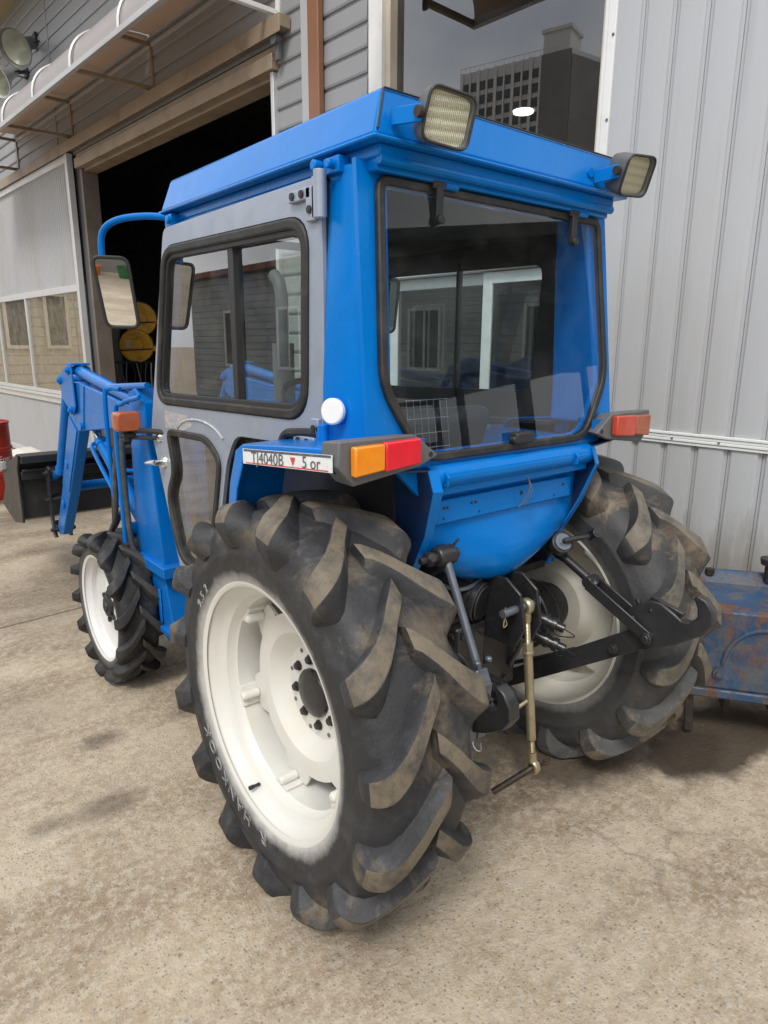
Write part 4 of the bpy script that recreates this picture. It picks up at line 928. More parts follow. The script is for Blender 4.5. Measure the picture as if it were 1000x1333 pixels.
# --- rear axle, gearbox and three-point linkage ---
b = bm_()
cyl(b, (-.46, 0, RC), (-.20, 0, RC), .072, .085, 32); cyl(b, (-.42, 0, RC), (-.50, 0, RC), .07, .06, 32); obj('rear_axle', b, 'black', T, smooth=40); b = bm_(); cyl(b, (.46, 0, RC), (.20, 0, RC), .095, .10, 40); cyl(b, (.42, 0, RC), (.50, 0, RC), .085, .08, 32)
obj('rear_axle', b, 'black', T, smooth=40)
b = bm_(); cyl(b, (.335, 0, RC), (.40, 0, RC), .118, .118, 40); obj('final_drive', b, 'blackgl', T, bevel=.006)
b = bm_()
box2(b, (-.17, -.10, .34), (.17, .35, .68)); box2(b, (-.165, -.135, .38), (.155, -.098, .67)); box2(b, (-.15, -.08, .675), (.16, .30, .765)); box2(b, (-.20, -.03, .42), (-.17, .20, .62))
gb = obj('gearbox', b, 'black', T, bevel=.014, seg=3)
b = bm_()
for x, z in ((-.13, .63), (-.13, .54), (-.13, .45), (.13, .63), (.13, .45), (-.05, .645), (.05, .645), (0, .415), (-.10, .415), (.10, .415)): bolt(b, (x, -.134, z), (0, -1, 0), .010, .010)
for x, y in ((-.10, -.03), (.13, -.03), (-.1, .1), (.13, .1)): bolt(b, (x, y, .754), (0, 0, 1), .012, .012)
obj('gearbox_bolts', b, 'blackgl', gb, kind='stuff')
b = bm_(); box2(b, (-.155, -.175, .49), (-.035, -.137, .655)); pl = obj('cover_plate', b, 'blackgl', gb, bevel=.010)
b = bm_()
for x, z in ((-.135, .63), (-.06, .63), (-.135, .52), (-.06, .52)): bolt(b, (x, -.174, z), (0, -1, 0), .010, .009)
obj('cover_bolts', b, 'black', pl, kind='stuff')
b = bm_(); cyl(b, (-.06, -.10, .545), (-.06, -.20, .545), .03, n=20) if False else None
cyl(b, (0, -.13, .44), (0, -.215, .44), .024, n=20)
for k in range(6): a = k*1.047; box(b, (.022*math.cos(a), -.185, .44+.022*math.sin(a)), (.008, .06, .008))
cyl(b, (0, -.13, .44), (0, -.15, .44), .06, n=28)
obj('pto_shaft', b, 'black', gb)
b = bm_(); cyl(b, (-.10, -.06, .735), (-.065, -.165, .715), .056, n=32); cyl(b, (-.068, -.155, .717), (-.062, -.175, .713), .060, n=32); cyl(b, (-.062, -.175, .713), (-.060, -.182, .712), .052, n=32); obj('lift_cover_drum', b, 'blackgl', gb, bevel=.004)
b = bm_(); cyl(b, (-.20, -.06, .74), (-.12, -.09, .74), .022, n=20); bolt(b, (-.165, -.10, .72), (0, -1, 0), .016, .014); bolt(b, (-.145, -.145, .63), (-.3, -1, 0), .012, .02); obj('breather', b, 'black', gb)
# clevis cheeks for the top link, with the pin
b = bm_()
for x in (-.030, .040): prism(b, [(x, -.13, .78), (x, -.23, .795), (x, -.285, .76), (x, -.305, .665), (x, -.275, .60), (x, -.13, .60)], (.010, 0, 0))
tb = obj('top_link_bracket', b, 'blackgl', T, bevel=.003)
b = bm_(); cyl(b, (-.085, -.272, .715), (.065, -.272, .715), .0115, n=18); obj('clevis_pin', b, 'greysteel', tb)
b = bm_(); tube(b, [(-.078, -.275, .705), (-.08, -.277, .735)], .002, 6); tube(b, smoothpath([(-.078, -.275, .705), (-.072, -.278, .685), (-.085, -.278, .68), (-.08, -.275, .70)], 4), .0018, 6); obj('split_pin', b, 'gold', tb)
# top link: ball eyes, threaded ends, turnbuckle tube hanging down
a0, a1 = V((.012, -.274, .715)), V((.020, -.325, .235)); d = (a1-a0).normalized()
b = bm_(); cyl(b, a0+d*.135, a0+d*.40, .0132, n=24); tk = obj('top_link', b, 'gold', T, 'brassy turnbuckle top link hanging down', bevel=.002)
b = bm_(); cyl(b, a0+d*.105, a0+d*.135, .017, n=6); cyl(b, a0+d*.13, a0+d*.138, .0175, n=20); obj('lock_nut', b, 'gold', tk, bevel=.001)
def thread(b, p, q, r):
    p, q = V(p), V(q); n = int((q-p).length/.004); dd = (q-p)/n
    for i in range(n): cyl(b, p+dd*i, p+dd*(i+.5), r*.86, r, 14, False); cyl(b, p+dd*(i+.5), p+dd*(i+1), r, r*.86, 14, False)
b = bm_(); thread(b, a0+d*.035, a0+d*.108, .0100); thread(b, a0+d*.40, a0+d*.455, .0090); obj('threaded_rod', b, 'gold', tk)
for c, k in ((a0, 1), (a1, -1)):
    b = bm_(); lathe(b, [(-.011, .0115), (-.011, .019), (-.006, .0235), (.006, .0235), (.011, .019), (.011, .0115)], c=c, n=28, closed=True); cyl(b, c+d*k*.018, c+d*k*.045, .014, .012, 18); obj('ball_eye', b, 'gold', tk, smooth=40)
b = bm_(); cyl(b, a1+V((-.005, -.004, 0))-V((.095, -.065, .075))*1.0, a1+V((.02, -.012, .008)), .0095, n=16); obj('hitch_pin', b, 'rustpin', tk, bevel=.001)
b = bm_(); tube(b, [a1+V((.03, -.02, .01))+V((.022*math.cos(t), 0.0, .010*math.sin(t))) for t in [i*.35 for i in range(18)]], .0018, 6); tube(b, [a1+V((.008, -.005, 0)), a1+V((.05, -.02, .0))], .005, 8); obj('linch_pin', b, 'rustpin', tk)
b = bm_(); cyl(b, a0+d*.275+V((0, 0, 0)), a0+d*.275+V((-.062, .012, -.022)), .006, n=10); obj('turnbuckle_bar', b, 'gold', tk)
# hydraulic couplers beside the bracket
for k, (x, z) in enumerate(((.085, .665), (.095, .60))):
    b = bm_(); p0, p1 = V((x, -.16, z)), V((x+.05, -.285, z-.035)); cyl(b, p0, p1, .017, n=18); dd = (p1-p0).normalized()
    for t in (.3, .5, .75, .95): cyl(b, p0.lerp(p1, t), p0.lerp(p1, t)+dd*.014, .021, n=18)
    cyl(b, p1, p1+dd*.03, .013, n=14); tube(b, smoothpath([p1+dd*.03, p1+dd*.05+V((.02, 0, -.02)), p1+V((.03, .0, -.045)), p1+V((.005, 0, -.03))], 5), .002, 6); obj('hydraulic_coupler', b, 'blackgl', T, bevel=.002)
b = bm_(); tube(b, smoothpath([(.07, -.05, .72), (.10, -.12, .70), (.085, -.17, .665)], 5), .013, 10); tube(b, smoothpath([(.05, -.05, .66), (.09, -.12, .63), (.095, -.17, .60)], 5), .013, 10); obj('coupler_hose', b, 'plastic', T)
# lift arms from the rocker shaft
for s in (-1, 1):
    top = V((s*.255, -.215, .900)) if s < 0 else V((.275, -.085, .845))
    b = bm_(); beam(b, (s*.16, .05, .735), top, .026, .062, (0, 0, 1)); cyl(b, top+V((-.03, 0, 0)), top+V((.03, 0, 0)), .026, n=22); obj('lift_arm', b, 'black', T, bevel=.006)
    b = bm_(); cyl(b, top+V((-.062, 0, 0)), top+V((.045, 0, 0)), .014, n=16); cyl(b, top+V((-.06, 0, 0)), top+V((-.042, 0, 0)), .020, n=6); cyl(b, top+V((-.082, 0, 0)), top+V((-.06, 0, 0)), .009, n=10); tube(b, [top+V((.03, 0, .02)), top+V((.042, -.01, .04))], .004, 6); obj('lift_arm_pin', b, 'black', T, bevel=.002)
# left lift rod
p0, p1 = V((-.255, -.222, .895)), V((-.272, -.365, .640)); d = (p1-p0).normalized()
b = bm_(); cyl(b, p0, p1, .0108, n=18); lr = obj('lift_rod', b, 'greysteel', T, 'plain grey lift rod')
b = bm_(); box(b, p1+d*.012, (.036, .030, .045), d.to_track_quat('Z', 'Y').to_matrix()); bolt(b, p1+V((-.02, -.01, .03)), (0, 0, 1), .010, .012); bolt(b, p1+V((.02, -.01, .03)), (0, 0, 1), .010, .012); obj('rod_clevis', b, 'greysteel', lr, bevel=.004)
b = bm_(); beam(b, p1+d*.03+V((.018, 0, 0)), (-.268, -.375, .47), .006, .028, (1, 0, 0)); beam(b, p1+d*.03+V((-.018, 0, 0)), (-.305, -.375, .47), .006, .028, (1, 0, 0)); obj('rod_fork', b, 'greysteel', lr, bevel=.001)
# right lift rod with levelling crank
p0, p1 = V((.275, -.085, .845)), V((.292, -.500, .628)); d = (p1-p0).normalized()
b = bm_(); beam(b, p0-d*.03, p0+d*.10, .055, .055, (1, 0, 0)); cyl(b, p0+V((-.05, 0, 0)), p0+V((.05, 0, 0)), .028, n=20); rr_ = obj('levelling_box', b, 'blackgl', T, bevel=.008)
b = bm_(); c = p0+d*.09+V((-.01, -.02, .02)); nn = V((-.35, -.75, .55)).normalized(); cyl(b, c, c+nn*.028, .036, .034, 28); obj('crank_housing', b, 'black', rr_, bevel=.003)
b = bm_(); cyl(b, c+nn*.028, c+nn*.034, .027, .026, 24); cyl(b, c+nn*.034, c+nn*.036, .014, n=12); obj('crank_dial', b, 'greysteel', rr_)
b = bm_(); k1 = c+nn*.045; k2 = k1+V((.085, -.04, .01)); tube(b, [c+nn*.02, k1, k1.lerp(k2, .3), k2], .0085, 10); cyl(b, k2-nn*.01, k2+nn*.028, .017, .016, 20); cyl(b, k2+nn*.028, k2+nn*.030, .009, n=12); obj('crank_handle', b, 'blackgl', rr_, bevel=.002)
b = bm_(); cyl(b, p0+d*.09, p0+d*.26, .0135, n=16); cyl(b, p0+d*.095, p0+d*.13, .020, .016, 16); cyl(b, p0+d*.235, p0+d*.262, .017, n=16); bolt(b, p0+d*.25, (-1, -.3, 0), .010, .028); obj('levelling_screw', b, 'blackgl', rr_)
b = bm_()
for dx in (-.026, .020): beam(b, p0+d*.245+V((dx, 0, 0)), p1+V((dx, 0, 0)), .007, .036, (1, 0, 0)) if False else beam(b, p0+d*.245+V((dx, 0, 0)), p1+V((dx, 0, 0)), .007, .036, V((1, 0, 0)).cross(d))
cyl(b, p1+V((-.045, 0, 0)), p1+V((.04, 0, 0)), .012, n=14); cyl(b, p1+V((-.04, 0, 0)), p1+V((-.03, 0, 0)), .019, n=6); cyl(b, p0+d*.24+V((-.024, 0, 0)), p0+d*.24+V((.024, 0, 0)), .018, n=14)
obj('levelling_fork', b, 'black', rr_, bevel=.003)
# lower links with claw hooks
def lower_link(s, a, c, hl, hu):
    a, c = V(a), V(c); d = (c-a).normalized()
    xax = V((1, 0, 0)); up_ = xax.cross(d).normalized(); up_ = up_ if up_.z > 0 else -up_
    side = d.cross(up_).normalized()
    fn = lambda u, v, h: a+d*u+up_*v+side*h
    Ln = (c-a).length
    b = bm_(); P = [(0, -.026), (Ln, -.030), (Ln, .034), (0, .026)]; plate(b, rpoly(P, .008, 2), [], fn, -.008, .008)
    lk = obj('lower_link', b, 'black', T, bevel=.002)
    b = bm_()
    for t in (.52, .62, .76, .88): q = fn(Ln*t, 0, 0); cyl(b, q-side*.0095, q+side*.0095, .0085, n=14)
    obj('link_holes', b, 'plastic', lk, kind='stuff')
    b = bm_(); q = fn(Ln*.80, -.004, 0); cyl(b, q-side*.030, q+side*.030, .0115, n=12); cyl(b, q-side*.024, q-side*.010, .017, n=6); cyl(b, q+side*.024, q+side*.010, .017, n=6); obj('link_bolt', b, 'black', lk, bevel=.001)
    # hook plate outline with open claw on its upper side
    H = [(Ln-.04, -.034), (Ln+.06, -.042), (Ln+.135, -.038), (Ln+.175, -.020), (Ln+.190, .010), (Ln+.186, .045), (Ln+.170, .066), (Ln+.158, .060), (Ln+.156, .035), (Ln+.145, .012), (Ln+.122, .004), (Ln+.100, .016), (Ln+.090, .040), (Ln+.070, .075), (Ln+.045, .092), (Ln-.03, .092), (Ln-.045, .075), (Ln-.045, .045), (Ln-.015, .040)]
    b = bm_(); plate(b, H, [], fn, -.017, .017); hk = obj('claw_hook', b, 'black', lk, bevel=.005, seg=3)
    b = bm_(); tube(b, [fn(Ln+.158-.036+.036*math.cos(t), .040+.036*math.sin(t)-.002, 0) for t in [math.pi+i*math.pi/10 for i in range(11)]], .0045, 8); obj('hook_seat', b, 'steel', hk)
    b = bm_(); prism(b, [fn(Ln+.02, .085, -.010), fn(Ln+.095, .020, -.010), fn(Ln+.112, .030, -.010), fn(Ln+.05, .100, -.010)], side*.020); q = fn(Ln-.0, .092, 0); cyl(b, q, q+up_*.016, .008, n=12); cyl(b, fn(Ln-.03, .062, -.020), fn(Ln-.03, .062, .020), .009, n=12); cyl(b, fn(Ln+.03, .065, -.019), fn(Ln+.03, .065, .019), .006, n=12); obj('hook_latch', b, 'blackgl', hk, bevel=.002)
    return lk
lower_link(1, (.235, .02, .285), (.298, -.500, .628), 0, 0)
lower_link(-1, (-.235, .02, .31), (-.283, -.345, .520), 0, 0)
for s in (-1, 1): b = bm_(); cyl(b, (s*.16, .02, .31), (s*.26, .02, .31), .022, n=18); cyl(b, (s*.20, .02, .31), (s*.255, .02, .31), .034, n=20); obj('link_pivot', b, 'black', T)
b = bm_(); tube(b, smoothpath([(-.285, -.36, .475), (-.292, -.375, .45), (-.28, -.385, .44), (-.272, -.378, .455)], 4), .0025, 6); obj('spring_clip', b, 'steel', T)
# stabiliser brackets, brake backing and drawbar plate in the dark middle
b = bm_(); box2(b, (.12, -.06, .715), (.30, .06, .745)); box2(b, (.14, -.062, .74), (.30, -.055, .79)); obj('step_plate', b, 'lampgrey', T, bevel=.004)
b = bm_(); lathe(b, [(-.30, .10), (-.285, .115), (-.25, .115), (-.25, .09)], c=(0, .03, .52), n=36); obj('brake_drum', b, 'black', T)
b = bm_(); box2(b, (-.05, -.21, .335), (.05, .1, .36)); cyl(b, (0, -.175, .33), (0, -.175, .375), .012, n=12); obj('drawbar', b, 'black', T, bevel=.004)
b = bm_(); tube(b, smoothpath([(-.21, -.12, .66), (-.20, -.17, .62), (-.17, -.20, .56), (-.19, -.18, .48), (-.23, -.12, .42)], 6), .012, 10); tube(b, smoothpath([(-.16, -.14, .60), (-.13, -.19, .55), (-.11, -.19, .46), (-.15, -.16, .40)], 6), .009, 10); obj('brake_linkage', b, 'black', T)
b = bm_(); tube(b, smoothpath([(-.19, -.05, .80), (-.17, -.13, .775), (-.12, -.165, .765), (-.03, -.15, .78), (.03, -.09, .80)], 6), .006, 8); obj('hydraulic_line', b, 'greysteel', T)
b = bm_(); tube(b, smoothpath([(.16, -.04, .70), (.175, -.11, .62), (.14, -.16, .53), (.12, -.14, .45)], 6), .008, 8); obj('hydraulic_line', b, 'hose', T)
b = bm_(); tube(b, smoothpath([(.235, .0, .36), (.26, -.12, .42), (.285, -.26, .50)], 6), .007, 8); obj('check_chain', b, 'black', T)

# ------------------------------------------------------------------ ground
def gz(y):                                             # yard falls away gently towards the far end
    t = max(0, y-3.2); return -.028*t*min(1, t/2)
b = bm_()
ys = [-300, -60, -15, -6] + [-4+.5*i for i in range(36)] + [16, 20, 30, 60, 300]; xs = [-300, -60, -20, -9, -5, -3, -1.5, 0, 1.5, 3, 6, 12, 30, 300]
G = [[b.verts.new((x, y, gz(min(y, 14)))) for x in xs] for y in ys]
for j in range(len(ys)-1):
    for i in range(len(xs)-1): b.faces.new((G[j][i], G[j][i+1], G[j+1][i+1], G[j+1][i]))
obj('ground', b, 'ground', kind='structure', smooth=60)

# ------------------------------------------------------------------ workshop building
WY = 0.0603; WD = 1.5
wn = V((math.cos(WY), math.sin(WY), 0)); wd = V((-math.sin(WY), math.cos(WY), 0))
def WP(s, n, z): return wn*(WD-n)+wd*s+V((0, 0, z))
ROT = Matrix((wd, -wn, V((0, 0, 1)))).transposed()      # local x along the wall, y out of it, z up
def wbox(b, s0, s1, n0, n1, z0, z1): box(b, WP((s0+s1)/2, (n0+n1)/2, (z0+z1)/2), (abs(s1-s0), abs(n1-n0), abs(z1-z0)), ROT)
WS_ = empty('workshop', WP(3, 0, 0), 'grey clad workshop with open dark doorway behind the blue tractor', 'building')
ZT = 5.2
# siding boards: courses along the wall, each with a bevelled lower edge
def board(s0, s1, z, ph=.134):
    b = bm_(); pr = [(0, 0), (.020, .004), (.024, .016), (.019, ph-.022), (.008, ph-.012), (.008, ph+.002), (0, ph+.002)]
    A = [b.verts.new(WP(s0, n, z+h)) for n, h in pr]; B = [b.verts.new(WP(s1, n, z+h)) for n, h in pr]
    for i in range(len(pr)): b.faces.new((A[i], A[(i+1) % 7], B[(i+1) % 7], B[i]))
    b.faces.new(A); b.faces.new(B[::-1])
    obj('siding_board', b, 'siding', WS_, smooth=20)
nb = 0
z = .02
while z < ZT:
    spans = []
    if z < 3.34: spans += [(2.06, 2.995), (6.62, 7.20)]
    else: spans += [(2.06, 7.205)]
    spans += [(7.235, 13.0)]
    if z > 3.62: spans[0] = spans[0]
    for s0, s1 in spans:
        if z < 3.3 and s0 > 6: continue                 # behind the sliding door
        board(s0, s1, z); nb += 1
    z += .134
for k in range(12): board(.48, 2.06, 3.62+k*.134)
for k in range(5): board(.50, 2.06, .02+k*.134)
# backing behind the boards (keeps the inside dark), openings left for door and windows
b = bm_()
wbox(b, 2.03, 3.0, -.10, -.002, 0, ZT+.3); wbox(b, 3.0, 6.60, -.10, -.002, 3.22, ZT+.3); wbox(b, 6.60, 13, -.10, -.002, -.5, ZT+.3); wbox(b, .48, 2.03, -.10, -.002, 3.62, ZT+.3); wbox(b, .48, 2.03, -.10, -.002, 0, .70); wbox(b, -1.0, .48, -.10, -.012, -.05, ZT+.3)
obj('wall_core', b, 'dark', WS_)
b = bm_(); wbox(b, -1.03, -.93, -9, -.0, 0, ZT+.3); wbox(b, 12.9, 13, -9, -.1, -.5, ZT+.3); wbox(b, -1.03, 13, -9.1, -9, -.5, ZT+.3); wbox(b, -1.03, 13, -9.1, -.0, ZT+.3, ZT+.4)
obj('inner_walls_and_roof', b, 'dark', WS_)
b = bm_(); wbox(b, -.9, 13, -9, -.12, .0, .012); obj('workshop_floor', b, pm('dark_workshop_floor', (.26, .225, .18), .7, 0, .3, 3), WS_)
# seam trims, soffit
b = bm_(); wbox(b, 7.205, 7.235, 0, .030, 0, ZT); obj('seam_trim', b, 'siding', WS_, bevel=.003)
b = bm_(); wbox(b, 2.60, 2.68, .0, .040, 0, ZT); obj('seam_trim', b, 'slidesheet', WS_, bevel=.004)
b = bm_(); wbox(b, -1.1, 13.5, -.1, .75, ZT, ZT+.04); wbox(b, -1.1, 13.5, .75, .78, ZT-.05, ZT+.25); obj('roof_soffit', b, 'soffit', WS_)
# vertical cladding on the right: one pan between each pair of pressed ribs
pitch = .1365; s = .470
for k in range(11):
    b = bm_(); s1 = s-k*pitch; s0 = s1-pitch
    pr = [(s1, .0), (s1-.006, .016), (s1-.020, .018), (s0+.016, .018), (s0+.004, .016), (s0+.001, .0)]
    pr = [(s1+.001, -.008), (s1-.002, .011), (s1-.013, .012), (s1-.017, .020), (s1-.021, .022), (s0+.021, .022), (s0+.016, .020), (s0+.012, .012), (s0+.001, .011), (s0-.001, -.008)]
    A = [b.verts.new(WP(u, n, .0)) for u, n in pr]; B = [b.verts.new(WP(u, n, ZT)) for u, n in pr]
    for i in range(len(pr)-1): b.faces.new((A[i], A[i+1], B[i+1], B[i]))
    obj('cladding_panel', b, 'clad', WS_, smooth=25)
b = bm_(); wbox(b, .452, .490, .0, .034, 0, ZT); obj('corner_trim', b, 'wframe', WS_, bevel=.003)
b = bm_()
for k in range(14): c = WP(.460, .034, .4+k*.33); cyl(b, c, c-wn*.004, .006, n=8)
obj('trim_screws', b, 'lampgrey', WS_)
b = bm_()
for k in range(4): wbox(b, -1.0, .445, .022, .030+.004*(k % 2), .998+k*.0135, 1.010+k*.0135)
obj('rubbing_strip', b, 'wframe', WS_, bevel=.002)
b = bm_()
for k in range(6): c = WP(.22-k*.2, .034, 1.022); cyl(b, c, c-wn*.003, .005, n=8)
obj('strip_screws', b, 'lampgrey', WS_)
# big window: frame, transom, upper picture pane, lower sliding sashes
fr = empty('x', (0, 0, 0), None, None); bpy.data.objects.remove(fr)
b = bm_(); wbox(b, 1.915, 2.03, -.09, .040, .70, 3.62); wbox(b, .475, .51, -.09, .030, .70, 3.62); wbox(b, .51, 1.915, -.09, .036, 3.56, 3.62); wbox(b, .51, 1.915, -.09, .050, .70, .76); wbox(b, .51, 1.915, -.09, .030, 1.80, 1.885)
wf = obj('window_frame', b, 'wframe', WS_, bevel=.004)
b = bm_(); wbox(b, 1.875, 1.915, -.075, .012, 1.885, 3.56); wbox(b, .51, .53, -.075, .006, 1.885, 3.56); wbox(b, .53, 1.875, -.075, .010, 1.885, 1.91); obj('inner_frame', b, 'cream', wf, bevel=.003)
b = bm_(); wbox(b, .53, 1.875, -.050, -.044, 1.91, 3.56); obj('window_pane', b, 'wallglass', wf, smooth=0)
for s0, s1, n in ((.515, 1.15, -.02), (1.08, 1.91, -.055)):
    b = bm_(); wbox(b, s0, s0+.05, n-.015, n+.015, .765, 1.795); wbox(b, s1-.06, s1, n-.015, n+.015, .765, 1.795); wbox(b, s0+.05, s1-.06, n-.014, n+.014, .765, .82); wbox(b, s0+.05, s1-.06, n-.014, n+.014, 1.735, 1.795); sh = obj('window_sash', b, 'wframe', wf, bevel=.003)
    b = bm_(); wbox(b, s0+.05, s1-.06, n-.003, n+.003, .82, 1.735); obj('window_pane', b, 'wallglass', wf, smooth=0)
b = bm_(); wbox(b, .66, .74, .006, .012, 1.435, 1.50); cyl(b, WP(.70, .012, 1.468), WP(.70, .020, 1.468), .012, n=14); obj('window_catch', b, 'wframe', wf)
b = bm_(); wbox(b, .60, .79, .004, .0055, 1.02, 1.225); obj('paper_notice', b, 'sticker', wf, smooth=0)
# white door-like panel edge seen inside; doorway: jambs, header, rolling track
b = bm_(); wbox(b, 2.985, 3.02, -.08, .050, 0, 3.20); obj('door_jamb', b, 'alu', WS_, bevel=.003)
b = bm_(); wbox(b, 6.59, 6.64, -.14, .03, -.2, 3.205); obj('door_jamb', b, 'jamb', WS_, bevel=.003)
b = bm_(); wbox(b, 2.96, 6.66, -.06, .075, 3.205, 3.30); wbox(b, 3.0, 6.62, -.15, .0, 3.18, 3.21); obj('door_header', b, 'tan', WS_, bevel=.004)
b = bm_(); wbox(b, 2.80, 12.6, .03, .11, 3.40, 3.475); wbox(b, 2.80, 12.6, .11, .118, 3.37, 3.475); wbox(b, 2.95, 6.65, .02, .05, 3.30, 3.345); obj('door_track', b, 'tan', WS_, bevel=.003)
b = bm_(); cyl(b, WP(2.90, .06, 3.36), WP(2.90, .10, 3.36), .035, n=18); wbox(b, 2.88, 2.92, .05, .075, 3.24, 3.36); obj('track_roller', b, 'lampgrey', WS_)
b = bm_(); wbox(b, 3.10, 3.14, -.12, -.09, 3.02, 3.17); obj('door_latch', b, 'steel', WS_)
# sliding door, pushed open to the left
DS0, DS1, DN = 6.80, 11.6, .055
def corr(b, s0, s1, z0, z1, n, pitch=.062, h=.010):
    k = int((s1-s0)/pitch); pts = []
    for i in range(k+1): q = s0+i*pitch; pts += [(q, n), (q+pitch*.40, n), (q+pitch*.5, n+h), (q+pitch*.9, n+h)]
    pts = [p for p in pts if p[0] <= s1]
    A = [b.verts.new(WP(u, m, z0)) for u, m in pts]; B = [b.verts.new(WP(u, m, z1)) for u, m in pts]
    for i in range(len(pts)-1): b.faces.new((A[i], A[i+1], B[i+1], B[i]))
b = bm_(); wbox(b, DS0, DS0+.07, DN-.02, DN+.045, -.16, 3.38); wbox(b, DS0+.07, DS1, DN-.02, DN+.035, 3.30, 3.38); wbox(b, DS1, DS1+.07, DN-.02, DN+.04, -.16, 3.38); wbox(b, DS0+.07, DS1, DN-.02, DN+.036, -.17, -.10)
sdoor = obj('sliding_door', b, 'alu', WS_, bevel=.004)
b = bm_(); corr(b, DS0+.07, DS1, 2.06, 3.30, DN); obj('corrugated_sheet', b, 'slidesheet', sdoor, smooth=20)
b = bm_(); corr(b, DS0+.07, DS1, -.10, .66, DN); obj('corrugated_sheet', b, 'slidesheet', sdoor, smooth=20)
b = bm_()
z0, z1 = .82, 1.98
for s0 in (DS0+.07, 8.84, 10.2, DS1-.04): wbox(b, s0, s0+.045, DN-.01, DN+.03, z0, z1)
wbox(b, DS0+.07, DS1, DN-.01, DN+.032, z1, z1+.075); wbox(b, DS0+.07, DS1, DN-.01, DN+.034, z0-.045, z0); wbox(b, DS0+.07, DS1, DN-.01, DN+.028, .66, z0-.05)
obj('door_window_frame', b, 'alu', sdoor, bevel=.003)
b = bm_(); wbox(b, DS0+.07, DS1, DN-.01, DN+.05, .735, .765); obj('sill_strip', b, 'alu', sdoor, bevel=.003)
for s0, s1 in ((DS0+.115, 8.84), (8.885, 10.2), (10.245, DS1-.04)):
    b = bm_(); wbox(b, s0, s1, DN+.004, DN+.010, z0, z1); obj('window_pane', b, 'doorglass', sdoor, smooth=0)
b = bm_(); wbox(b, DS0+.07, DS1, -.005, .02, .70, 2.06); obj('door_backing', b, pm('dusty_board_behind_glass', (.42, .38, .31), .7, 0, .10, 1.2), sdoor)

# downpipe
b = bm_(); wbox(b, 2.455, 2.565, .03, .075, 0, ZT); dp = obj('downpipe', b, 'brownpipe', bevel=.008, seg=3); tag(dp, 'brown square downpipe on the siding left of the big window', 'downpipe')
for z in (1.2, 2.6, 4.0): b = bm_(); wbox(b, 2.41, 2.605, .026, .04, z, z+.05); wbox(b, 2.445, 2.575, .075, .081, z, z+.05); obj('pipe_strap', b, 'brownpipe', dp)
# awning over the doorway
AW = empty('awning', WP(5.9, .35, 3.55), 'weathered brown polycarbonate awning over the dark doorway', 'awning')
def awn(s0, s1, par, zf=3.525, zw=3.93, nf=.69):
    b = bm_(); N = 14; k = max(2, int((s1-s0)/.3)); rows = []
    for i in range(N+1):
        t = i/N; a = t*math.pi/2; n = .03+(nf-.03)*math.sin(a)**.9; z = zf+(zw-zf)*(math.cos(a)**.8 if t < 1 else 0)
        rows.append((n, z))
    A = [[b.verts.new(WP(s0+(s1-s0)*j/k, n, z)) for j in range(k+1)] for n, z in rows]
    for i in range(N):
        for j in range(k): b.faces.new((A[i][j], A[i][j+1], A[i+1][j+1], A[i+1][j]))
    bmesh.ops.recalc_face_normals(b, faces=b.faces); bmesh.ops.solidify(b, geom=list(b.faces), thickness=.004)
    obj('awning_sheet', b, 'poly', par, smooth=40); return rows
brk = [2.94, 4.81, 6.75, 8.66]
for i in range(3): rows = awn(brk[i]+.012, brk[i+1]-.012, AW)
b = bm_(); wbox(b, 2.92, 8.68, .675, .715, 3.495, 3.535); wbox(b, 2.92, 8.68, .0, .04, 3.91, 3.95); wbox(b, 2.92, 8.68, .0, .035, 3.84, 3.87); obj('awning_rail', b, 'slidesheet', AW, bevel=.003)
for i, s0 in enumerate(brk):
    m = 'wframe' if i == 0 else 'tan'
    b = bm_(); wbox(b, s0-.02, s0+.02, .0, .035, 3.50, 3.88); beam(b, WP(s0, .02, 3.53), WP(s0, .69, 3.515), .036, .03); beam(b, WP(s0, .03, 3.86), WP(s0, .36, 3.86), .03, .03); obj('awning_bracket', b, m, AW, bevel=.003)
for k in range(7):
    s0 = 2.95+k*.95
    b = bm_(); tube(b, [WP(s0, n+.008, z+.008) for n, z in rows], .012, 6); obj('awning_rib', b, 'alu', AW)
# awning over the big window (its underside shows in the glass)
AW2 = empty('awning', WP(1.2, .3, 3.9), 'small awning above the big window, seen mirrored in its glass', 'awning')
awn(.56, 1.75, AW2, 3.31, 3.55, .48)
b = bm_(); wbox(b, .54, 1.77, .46, .50, 3.27, 3.31); wbox(b, .54, 1.77, .04, .06, 3.53, 3.57); obj('awning_rail', b, 'alu', AW2)
for s0 in (.56, 1.75): b = bm_(); beam(b, WP(s0, .05, 3.28), WP(s0, .47, 3.285), .03, .03); wbox(b, s0-.015, s0+.015, .042, .06, 3.24, 3.55); obj('awning_bracket', b, 'tan', AW2)

